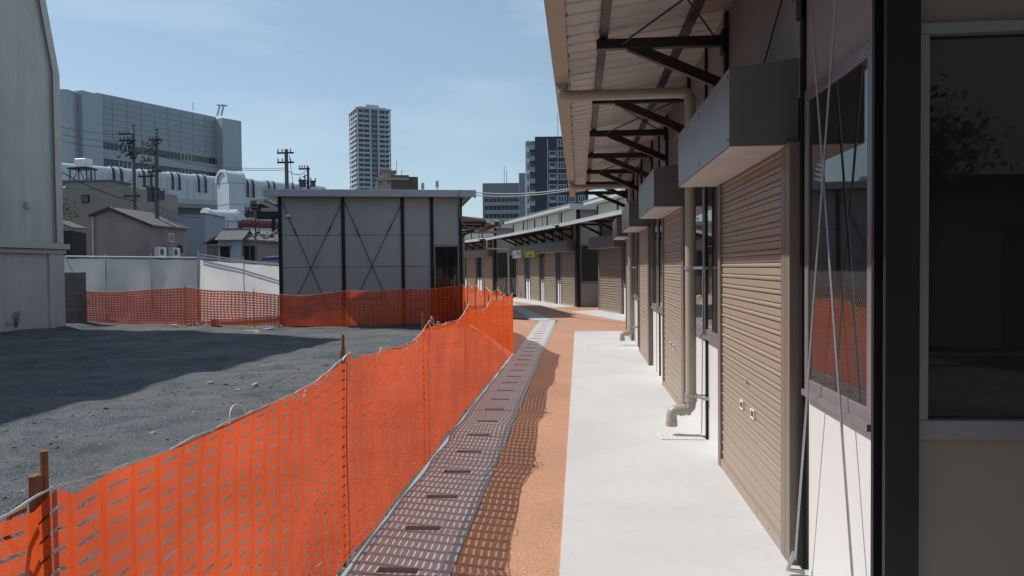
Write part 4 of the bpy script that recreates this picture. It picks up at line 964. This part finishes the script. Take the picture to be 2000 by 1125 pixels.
# pale boxy building
r, on, Ln = oriented('pale_house', 'plain pale blue-grey box building right of the gabled house', 'house', 350, 402, 56, 56.3)
zt_ = on(352, 418)[1]; pm = mat('pale_blue_render', (.27, .30, .335), .7, .04, .6, dirt=.2); q = MB(pm); q.box(0, Ln, 0, 5, -.3, zt_); q.build('wall', r); q = MB(om); q.hexa([(-.9, 3.5, -.3), (0, 0, -.3), (0, 5, -.3), (-.9, 5, -.3), (-.9, 3.5, zt_), (0, 0, zt_), (0, 5, zt_), (-.9, 5, zt_)]); q.build('side_wall', r); q = MB('greyc'); q.box(0, Ln + .05, -.05, 5, zt_, zt_ + .08); q.build('parapet', r)
# tile-roofed small house
r, on, Ln = oriented('tiled_house', 'small house with grey tiled roof and pale blue front left of the hall', 'house', 427, 472, 36, 36.2)
zt_ = on(427, 467)[1]; zr = on(448, 449)[1]; tl = mat('roof_tile', (.13, .13, .125), .75, .3, 9, .4, 40)
q = MB(mat('pale_blue_wall', (.30, .36, .43), .7, .05, 1)); q.box(0, Ln, 0, .06, -.3, zt_); q.build('front_wall', r); dp = 2.6
q = MB(bwm); q.ext([(0, -.3), (0, zt_), (dp / 2, zr), (dp, zt_), (dp, -.3)], lambda a, b_, t: (t, a + .061, b_), 0, Ln - .01, closed=True); q.build('wall', r)
q = MB(tl); 
for s_ in (0, 1):
    n = 12; pr = []
    for i in range(n * 4 + 1): pr.append((-.12 + (Ln + .24) * i / (n * 4), .03 * abs(math.sin(i * math.pi / 4))))
    q.ext(pr, (lambda a, b_, t: (a, -.25 + (dp / 2 + .3) * t, zt_ - .06 + (zr - zt_ + .12) * t + b_)) if s_ == 0 else (lambda a, b_, t: (a, dp + .3 - (dp / 2 + .25) * t, zt_ - .06 + (zr - zt_ + .12) * t + b_)), 0, 1)
q.box(-.12, Ln + .12, dp / 2 - .03, dp / 2 + .12, zr + .05, zr + .14); q.build('roof', r, solid=.04)
q = MB('ink'); a = on(430, 482); b_ = on(449, 500); q.box(a[0], b_[0], -.03, -.002, -.2, a[1]); q.build('doorway', r); q = MB(rfm); q.box(a[0] - .1, b_[0] + .1, -.3, -.002, a[1] + .0, a[1] + .05); q.build('door_hood', r)
r, on, Ln = oriented('shed_house', 'brown walled low house with cluttered tile roof beside the hall', 'house', 473, 548, 36.6, 37)
zt_ = on(474, 462)[1]; q = MB(bwm); q.box(0, Ln, 0, 4, -.3, zt_ - .2); q.build('wall', r)
q = MB(tl); q.hexa([(-.1, -.15, zt_ - .2), (Ln, -.15, zt_ - .35), (Ln, 2.2, zt_ + .15), (-.1, 2.2, zt_ + .35), (-.1, -.15, zt_ - .1), (Ln, -.15, zt_ - .25), (Ln, 2.2, zt_ + .25), (-.1, 2.2, zt_ + .45)])
for i in range(60): rock(q, rnd.uniform(Ln * .3, Ln), rnd.uniform(0, 1.6), zt_ - .1 + rnd.uniform(0, .3), rnd.uniform(.04, .12), tl)
q.build('roof', r)
for px in (482, 494):
    a = on(px, 480); q = MB('ink'); q.box(a[0] - .12, a[0] + .12, -.03, -.002, a[1] - .9, a[1]); q.build('window', r)
r, on, Ln = oriented('market_awning', 'blue and white awning edge showing above the sheeting beside the hall', 'awning', 512, 552, 31, 31.1)
q = MB(mat('blue_canvas', (.02, .045, .16), .6)); z = on(520, 508)[1]; q.hexa([(0, 0, z - .02), (Ln, 0, z), (Ln, 1.5, z + .1), (0, 1.5, z + .1), (0, 0, z + .10), (Ln, 0, z + .15), (Ln, 1.5, z + .2), (0, 1.5, z + .2)]); q.build('canvas', r); q = MB('zinc'); q.tube([(.1, .1, -.2), (.1, .1, z)], .03, n=6); q.build('pole', r)
rk = mat('red_roof', (.16, .06, .045), .8, .2, 3)
r, on, Ln = oriented('red_roofed_shed', 'low shed with reddish lean-to roof behind the sheeting', 'shed', 402, 428, 37, 37)
z1 = on(424, 464)[1]; z0 = on(404, 478)[1]; q = MB(rk); q.hexa([(0, -.2, z0), (Ln, -.2, z1), (Ln, 2, z1 + .1), (0, 2, z0 + .1), (0, -.2, z0 + .08), (Ln, -.2, z1 + .08), (Ln, 2, z1 + .2), (0, 2, z0 + .2)]); q.build('roof', r); q = MB('greyc'); q.box(0.05, Ln, 0, 2, -.3, z0 - .02); q.build('wall', r)

# residential tower
r, on, Ln = oriented('residential_tower', 'slender pale high-rise apartment tower with stacked balconies on the skyline', 'building', 701, 766, 480, 490.5)
zt_ = on(701, 212)[1]; cm_ = mat('tower_white', (.42, .45, .485), .6, .04, .05); cd = mat('tower_dark_glass', (.10, .115, .135), .4, .3, .5); LW = 11.5; nF = 33; zb_ = on(701, 378)[1] - 30  # tower core is dark grey glass behind the white floor slabs
q = MB(cd); q.box(0.8, Ln - .8, .8, 22, 0, zt_ - .6); q.build('core', r)
fh = 3.12; z = zt_ - .5; k_ = 0
while z > 12:
    q = MB(cm_); e = .0 if k_ < 3 else -.5; q.box(e, Ln - e, -e * 0 + e, 22.3, z, z + .26)
    q.box(1, Ln * .36, e + .02, e + .14, z + .36, z + 1.25); q.box(Ln * .64, Ln - 1, e + .02, e + .14, z + .36, z + 1.25); q.box(Ln * .42, Ln * .60, .2, .4, z + .9, z + 1.2)
    q.box(e + .02, e + .14, 1, 21, z + .36, z + 1.2); q.build('balcony_floor', r); z -= fh; k_ += 1
for x in (0, .0 + Ln * .18, Ln * .37, Ln * .41, Ln * .61, Ln * .65, Ln * .83, Ln - .7):
    q = MB(cm_); big = x in (0, Ln - .7); q.box(x, x + (.9 if abs(x - Ln * .37) < .1 or abs(x - Ln * .61) < .1 or big else .35), -.25, .3, 0, zt_); q.build('column', r)
for y in (5, 10.5, 16, 21.5): q = MB(cm_); q.box(-.25, .3, y, y + .8, 0, zt_); q.build('column', r)
q = MB(cm_); q.box(-.6, Ln + .6, -.6, 22.6, zt_, zt_ + .9); q.box(Ln * .32, Ln * .72, 5, 16, zt_ + .9, on(720, 201)[1]); q.box(Ln * .08, Ln * .92, 3, 18, zt_ + .9, zt_ + 2.2); q.build('roof_housing', r)
# brown building before the tower
r, on, Ln = oriented('brown_apartment', 'brown apartment block with rooftop housing in front of the pale tower', 'building', 737, 801, 130, 131.5)
tn_ = mat('tan_tile', (.33, .26, .20), .7, .06, .5); bn = mat('brown_tile', (.11, .07, .055), .6, .1, .5); zt_ = on(801, 341)[1]
q = MB(tn_); q.box(0, Ln * .45, 0, 6, 0, on(737, 352)[1]); q.box(0, Ln, -.4, 0, on(760, 352)[1], on(760, 347)[1]); q.build('balcony_front', r)
q = MB(bn); q.box(Ln * .45, Ln, .01, 9, 0, zt_ - .1); q.box(Ln, Ln + 1.6, .6, 8.5, 0, zt_ - .3); q.build('wall', r)
q = MB(tn_); a = on(745, 342); b_ = on(771, 335); q.box(a[0], b_[0], 1, 5, a[1] - 2, b_[1] + .1); q.box(a[0] - .4, b_[0] + .3, .7, 5.3, b_[1] + .1, b_[1] + .3); q.build('roof_housing', r)
q = MB('farglass')
for px in (741, 757, 775, 790): a = on(px, 354); b_ = on(px + 4, 360); q.box(a[0], b_[0], -.06, -.01, b_[1], a[1])
q.build('window_row', r); q = MB('zinc'); 
for px, py in ((776, 309), (786, 329)): a = on(px, 341); b_ = on(px, py); q.tube([(a[0], 3, a[1] - 1), (a[0], 3, b_[1])], .06, n=5)
q.box(on(783, 331)[0], on(791, 331)[0], 3, 3.05, on(786, 330.6)[1], on(786, 330)[1]); q.build('antenna', r)
for i, (px, y0_, y1_) in enumerate(((854, 366, 352), (826, 366, 356))):
    q = MB('zinc'); a = P(px, y0_ + 20, 150); b_ = P(px, y1_, 150); q.tube([(a.x, a.y, 0), (b_.x, b_.y, b_.z)], .12, n=6); q.box(b_.x - .3, b_.x + .3, 149.7, 149.9, b_.z - 1.4, b_.z - .2); q.build('phone_mast'); tag(COL.objects[-1] if False else bpy.data.objects['phone_mast' if i == 0 else 'phone_mast.001'], ('taller' if i == 0 else 'shorter') + ' slim antenna mast on the skyline above the hall roof', 'mast', 'masts above the hall roof')
# grey apartment and slab
r, on, Ln = oriented('grey_apartment', 'grey apartment block with dark balcony bands on the skyline', 'building', 944, 1018, 260, 260.8)
zt_ = on(944, 358)[1]; ga = mat('grey_tile', (.20, .215, .23), .6, .06, .1); gb = mat('grey_balcony', (.28, .30, .32), .6); q = MB(ga); q.box(0, Ln, 0, 18, 0, zt_); q.build('wall', r)
z = on(944, 388)[1]
while z > 2:
    q = MB(dk); q.box(.8, Ln * .46, -.2, -.02, z - 1.2, z); q.box(Ln * .5, Ln - .4, -.2, -.02, z - 1.2, z); o = q.build('window_row', r)
    q = MB(gb); q.box(.8, Ln - .4, -1.0, -.21, z - 2.5, z - 1.25); 
    for j in range(8): q.box(2 + j * 1.4, 2.2 + j * 1.4, -.3, -.205, z - 1.2, z)
    q.build('balcony', o); z -= 2.75
q = MB('zinc')
for px, py in ((984, 322), (988.5, 330)): a = on(px, 358); b_ = on(px, py); q.tube([(a[0], 4, a[1] - 1), (b_[0], 4, b_[1])], .12, n=5)
q.build('roof_mast', r)
r, on, Ln = oriented('slab_tower', 'narrow blank grey slab between the grey and navy apartment blocks', 'building', 1016, 1027, 230, 230.1)
q = MB(gb); q.box(0, Ln + 4, 0, 10, 0, on(1016, 338)[1]); q.build('wall', r); q = MB(cm_); q.box(-.15, .1, -.15, .1, 0, on(1016, 338)[1] + .1); q.build('edge_strip', r)
# navy apartment
nv = mat('navy_tile', (.014, .022, .046), .35, .15, .3); nw = mat('apartment_white', (.55, .57, .58), .6, .04, .3)
r, on, Ln = oriented('navy_apartment', 'dark navy apartment block with white balconies behind the canopy edge', 'building', 1047, 1150, 200, 201)
zt_ = on(1047, 267)[1]; q = MB(nv); q.box(0, Ln, 0, 16, 0, zt_); q.build('wall', r)
q = MB(nw); x = on(1069, 300)[0]; q.box(x, x + .14, -.1, -.01, 0, zt_ - .6); x2 = on(1088, 300)[0]; q.box(x2, x2 + .1, -.1, -.01, 0, zt_ - .6); q.build('drain_pipe', r)
row0 = on(1047, 273)[1]; pit = on(1047, 273)[1] - on(1047, 295)[1]
for i in range(10):
    z1 = row0 - i * pit; z0 = z1 - pit * .55
    for (p0_, p1_) in ((1072, 1086), (1089.5, 1106), (1110, 1124), (1128, 1142)):
        if i == 0 and p0_ == 1072: continue
        a = on(p0_, 300)[0]; b_ = on(p1_, 300)[0]; q = MB(dk); q.box(a, b_, -.08, -.01, z0, z1); o = q.build('window', r)
        q = MB(nw); q.box(a, b_, -.2, -.085, z0 - .15, z0); q.box(a, b_, -.2, -.085, z1 - .12, z1)
        for j in range(4 if p0_ > 1080 else 1): xx = a + (b_ - a - .14) * j / 3; q.box(xx, xx + .12, -.19, -.085, z0, z1 - .12)
        if p0_ == 1072: q.box(b_ - .12, b_, -.19, -.085, z0, z1 - .12); q.box(a, b_, -.22, -.20, z0, z0 + .55, gb)
        q.build('frame', o)
# white side wing with balconies on the left
a = on(1045.5, 300)[0]; bx = on(1034, 300)[0]; cx = on(1026, 300)[0]
q = MB(nw); q.box(cx, bx, -.5, 8, 0, on(1030, 277)[1]); q.build('side_wing', r)
q = MB(gb); q.box(bx, -.02, 1.2, 8, 0, on(1040, 274)[1]); q.build('recess_wall', r)
for i in range(11):
    z1 = row0 - i * pit; q = MB(gb); q.box(bx + .02, -.05, -.4, 1.18, z1 - 2.6, z1 - 2.4); q.box(bx + .02, -.05, -.4, -.3, z1 - 2.38, z1 - 1.35); q.build('balcony', r)
    q = MB(dk); q.box(cx + .35, cx + (bx - cx) * .42, -.56, -.505, z1 - 1.9, z1 - .2); q.box(cx + (bx - cx) * .58, bx - .2, -.56, -.505, z1 - 1.9, z1 - .2); q.build('window', r)
q = MB('zinc'); a = on(1091, 267); b_ = on(1091, 212); q.tube([(a[0], 5, a[1] - 1), (b_[0], 5, b_[1])], .1, n=5); q.build('antenna', r)

# ------------------------------------------------------------------ utility poles and wires
polem = mat('pole_concrete', (.10, .095, .09), .85, .15, 3)
def pole(px, Y, pytop, label, arms=(), trans=(), lean=0, mast=0, clutter=0, rb=.19):
    p = P(px, pytop, Y); r = empty('utility_pole', (p.x, Y, 0), 0, label, 'utility pole', 'utility poles'); h = p.z; rr = random.Random(int(px))
    q = MB(polem); q.tube([(0, 0, -.3), (lean, 0, h)], [rb, rb * .68], n=12); q.build('shaft', r)
    u = Y / F
    if mast: q = MB('post'); q.tube([(lean + .08, 0, h - .8), (lean + .04, 0, h + mast * u)], .035, n=6); q.box(lean - .12, lean + .2, -.03, .03, h + mast * u - .04, h + mast * u); q.build('mast', r)
    for (py, xl, xr) in arms:
        z = h - (py - pytop) * u; q = MB('post'); q.box(xl * u, xr * u, -.1, -.02, z - .05, z + .05); o = q.build('cross_arm', r)
        n = 4
        for i in range(n):
            x = xl * u + (xr - xl) * u * (i + .2) / n; q = MB('greyc'); q.tube([(x, -.06, z + .05), (x, -.06, z + .12), (x, -.06, z + .14), (x, -.06, z + .24)], [.02, .05, .03, .045], n=7); q.build('insulator', o)
    for (px_, py, w, hh) in trans:
        z = h - (py - pytop) * u; x = px_ * u; q = MB(mat('transformer_grey', (.05, .055, .06), .5)); q.tube([(x, -.1, z), (x, -.1, z + hh * u)], w * u / 2, n=14); q.tube([(x, -.1, z + hh * u), (x, -.1, z + hh * u + .06)], w * u / 2 + .05, n=14)
        q.tube([(x + .15, -.1, z + hh * u), (x + .15, -.1, z + hh * u + .25)], .04, n=6); q.tube([(x - .15, -.1, z + hh * u), (x - .15, -.1, z + hh * u + .25)], .04, n=6); q.build('transformer', r)
    if clutter:
        q = MB('ink')
        for i in range(clutter):
            a = Vector((rr.uniform(-25, 5) * u, rr.uniform(-.3, 0), h - rr.uniform(5, 45) * u)); b_ = a + Vector((rr.uniform(-22, 25) * u, rr.uniform(-.1, .1), rr.uniform(-8, 6) * u)); m_ = (a + b_) / 2 + Vector((0, 0, -rr.uniform(.1, .5)))
            q.tube([a, a.lerp(m_, .6), m_, b_.lerp(m_, .6), b_], rr.choice([.010, .014, .022]), n=5)
            if rr.random() < .45: q.tube([m_ - Vector((.16, 0, .05)), m_, m_ + Vector((.16, 0, .08))], [.02, .05, .02], n=6)
        q.build('jumper_cables', r)
    return r
pole(260, 50, 261, 'left of the two crowded utility poles before the big grey building', arms=((262, -30, -4), (275, -28, 6), (388, -22, 14)), mast=17, clutter=26, rb=.15)
pole(301, 48, 268, 'utility pole with two transformers right of the first crowded pole', arms=((274, -10, 18), (338, -14, 16), (374, -18, 10), (347, -34, 4)), trans=((-9, 399, 15, 26), (16, 396, 11, 16)), lean=.15, mast=16, clutter=26, rb=.165)
pole(559, 46, 292, 'pale utility pole with two bare cross arms above the hall roof', arms=((299, -18, 16), (318, -18, 16)), clutter=0, rb=.16)
pole(601.5, 50, 326, 'short utility pole with two transformers above the hall roof', arms=((330, -18, 4),), trans=((-11, 366, 14, 12), (11, 366, 10, 10)), clutter=8, rb=.12)
pole(498, 34, 397, 'thin steel service pole among the low tiled houses', arms=((402, -8, 6), (409, -6, 8)), clutter=6, rb=.05)
def wire(A, B_, sag, label, rr=.012, grp='overhead wires'):
    q = MB('ink'); pts = []
    for i in range(17): t = i / 16; p = A.lerp(B_, t); p.z -= sag * 4 * t * (1 - t); pts.append(p)
    tag(q.tube(pts, rr, n=4).build('overhead_wire'), label, 'wire', grp)
Wl = 'overhead wire from the left edge to the crowded utility poles, '
for py, py2, s_, nme in ((244, 262, .2, 'topmost'), (257, 275, .25, 'second from top'), (270, 283, .3, 'third from top')):
    wire(P(90, py - 3, 40), P(258, py2, 50), s_, Wl + nme)
wire(P(112, 331, 40), P(262, 392, 50), .25, 'thick black cable sloping down to the left crowded pole', .03)
wire(P(300, 398, 48), P(420, 420, 60), .5, 'black cable from the transformer pole toward the stair shelter', .02)
wire(P(262, 350, 50), P(130, 368, 44), .3, 'faint low wire from the left crowded pole to the left edge')
for py, py2, nme in ((301, 328, 'upper'), (304, 332, 'lower')): wire(P(306, py, 48), P(559, py2, 46), .35, nme + ' wire spanning from the transformer pole to the pale pole', .014)
wire(P(562, 333, 46), P(601, 331, 50), .3, 'cable between the two poles above the hall roof', .02)
wire(P(565, 302, 46), P(574, 372, 46), .02, 'guy cable slanting down beside the pale pole', .016)
wire(P(262, 391, 50), P(304, 405, 48), .4, 'low drooping cable between the two crowded poles', .03)
wire(P(150, 360, 53), P(180, 345, 56), .05, 'short cable from the brown building roof to the rooftop tank', .02)
wire(P(184, 420, 44.8), P(262, 412, 50), .25, 'cable from the gabled house to the left crowded pole', .018)
# ------------------------------------------------------------------ tree glimpsed at left, street trees and block behind the camera (seen in the window glass)
def tree(loc, h, rad, label, seed, grp=None, n=2600, ls=.09):
    rr = random.Random(seed); r = empty('tree', loc, 0, label, 'tree', grp); q = MB(mat('bark', (.07, .055, .04), .9, .2, 8)); top = h - rad
    q.tube([(0, 0, -.2), (.05, 0, top * .5), (.0, .05, top)], [h * .035, h * .026, h * .018], n=8)
    lf = MB(leafm); cl = []
    for i in range(26):
        a = rr.uniform(0, 6.28); e = rr.uniform(-.5, 1.2); d = rr.uniform(.35, 1) * rad; c_ = Vector((math.cos(a) * math.cos(e) * d, math.sin(a) * math.cos(e) * d, top + math.sin(e) * d * .9 + rad * .2)); cl.append(c_)
        q.tube([(0, 0, top * rr.uniform(.6, 1)), c_ * .5 + Vector((0, 0, top * .5)), c_], [h * .012, h * .008, .01], n=5)
    for i in range(n):
        c_ = rr.choice(cl); s_ = rad * .28; p = c_ + Vector((rr.gauss(0, s_), rr.gauss(0, s_), rr.gauss(0, s_ * .7))); e = Vector((rr.uniform(-1, 1), rr.uniform(-1, 1), rr.uniform(-1, 1))).normalized() * ls; g = e.cross(Vector((rr.random(), rr.random(), rr.random()))).normalized() * ls * .55
        lf.poly([p - e, p + g, p + e, p - g])
    q.build('trunk', r); lf.build('crown', r)
p = P(122, 395, 47); tree((p.x - 2.3, 47, -.2), p.z + .9, 1.9, 'green tree showing between the rendered wall and the brown building', 11, n=3000, ls=.12)

# bay rods seen behind the downpipes
for y in (6.96, 10.94, 14.92):
    q = MB('zinc'); q.tube([(-.06, y - .25, 2.2), (-.06, y - .08, .06)], .005, n=6); q.build('wall_brace_rod', B1)
# low block and street trees standing behind the camera: they darken the end wall and show in its window
r = empty('facing_building', (0, -9.5, 0), 0, 'low pale building with a dark canopy reflected in the end window', 'building')
q = MB(mat('facing_wall', (.42, .40, .36), .7, .05, 1)); q.box(-14, 12, -6, 0, -.1, 7.2); q.build('wall', r)
q = MB('post'); q.box(-14, 12, .01, 1.6, 2.9, 3.05); q.build('canopy', r)
for x in (-12, -8, -4, 0, 4, 8): q = MB('frame_brown'); q.box(x, x + 2.4, .01, .06, 0, 2.3); q.build('door', r)
q = MB('zinc'); q.box(-14, 12, .01, .05, 7.0, 7.25); q.build('parapet', r)
for i, (x, y) in enumerate(((4.55, -6.3), (9.5, -7))): tree((x, y, -.03), 4.0, 1.15, ('small street tree nearer the end window, seen in its glass', 'small street tree farther right, seen in the end window glass')[i], 30 + i, 'street trees reflected in the end window', n=4200, ls=.085)

# old dark timber shed glimpsed between the rendered wall and the gabled house
r, on, Ln = oriented('timber_shed', 'old dark timber shed between the rendered wall and the pinkish gabled house', 'shed', 112, 146, 39, 39.3)
z1 = on(121, 432)[1]; z0 = on(145, 447)[1]; q = MB(mat('old_timber', (.035, .028, .024), .9, .3, 5, .3, 20)); q.box(0, Ln - .1, 0, 3, -.3, z0 - .1); q.build('wall', r)
q = MB(rfm); q.hexa([(-.1, -.25, z1), (Ln, -.25, z0), (Ln, 3, z0 + .1), (-.1, 3, z1 + .1), (-.1, -.25, z1 + .08), (Ln, -.25, z0 + .08), (Ln, 3, z0 + .18), (-.1, 3, z1 + .18)]); q.build('roof', r)
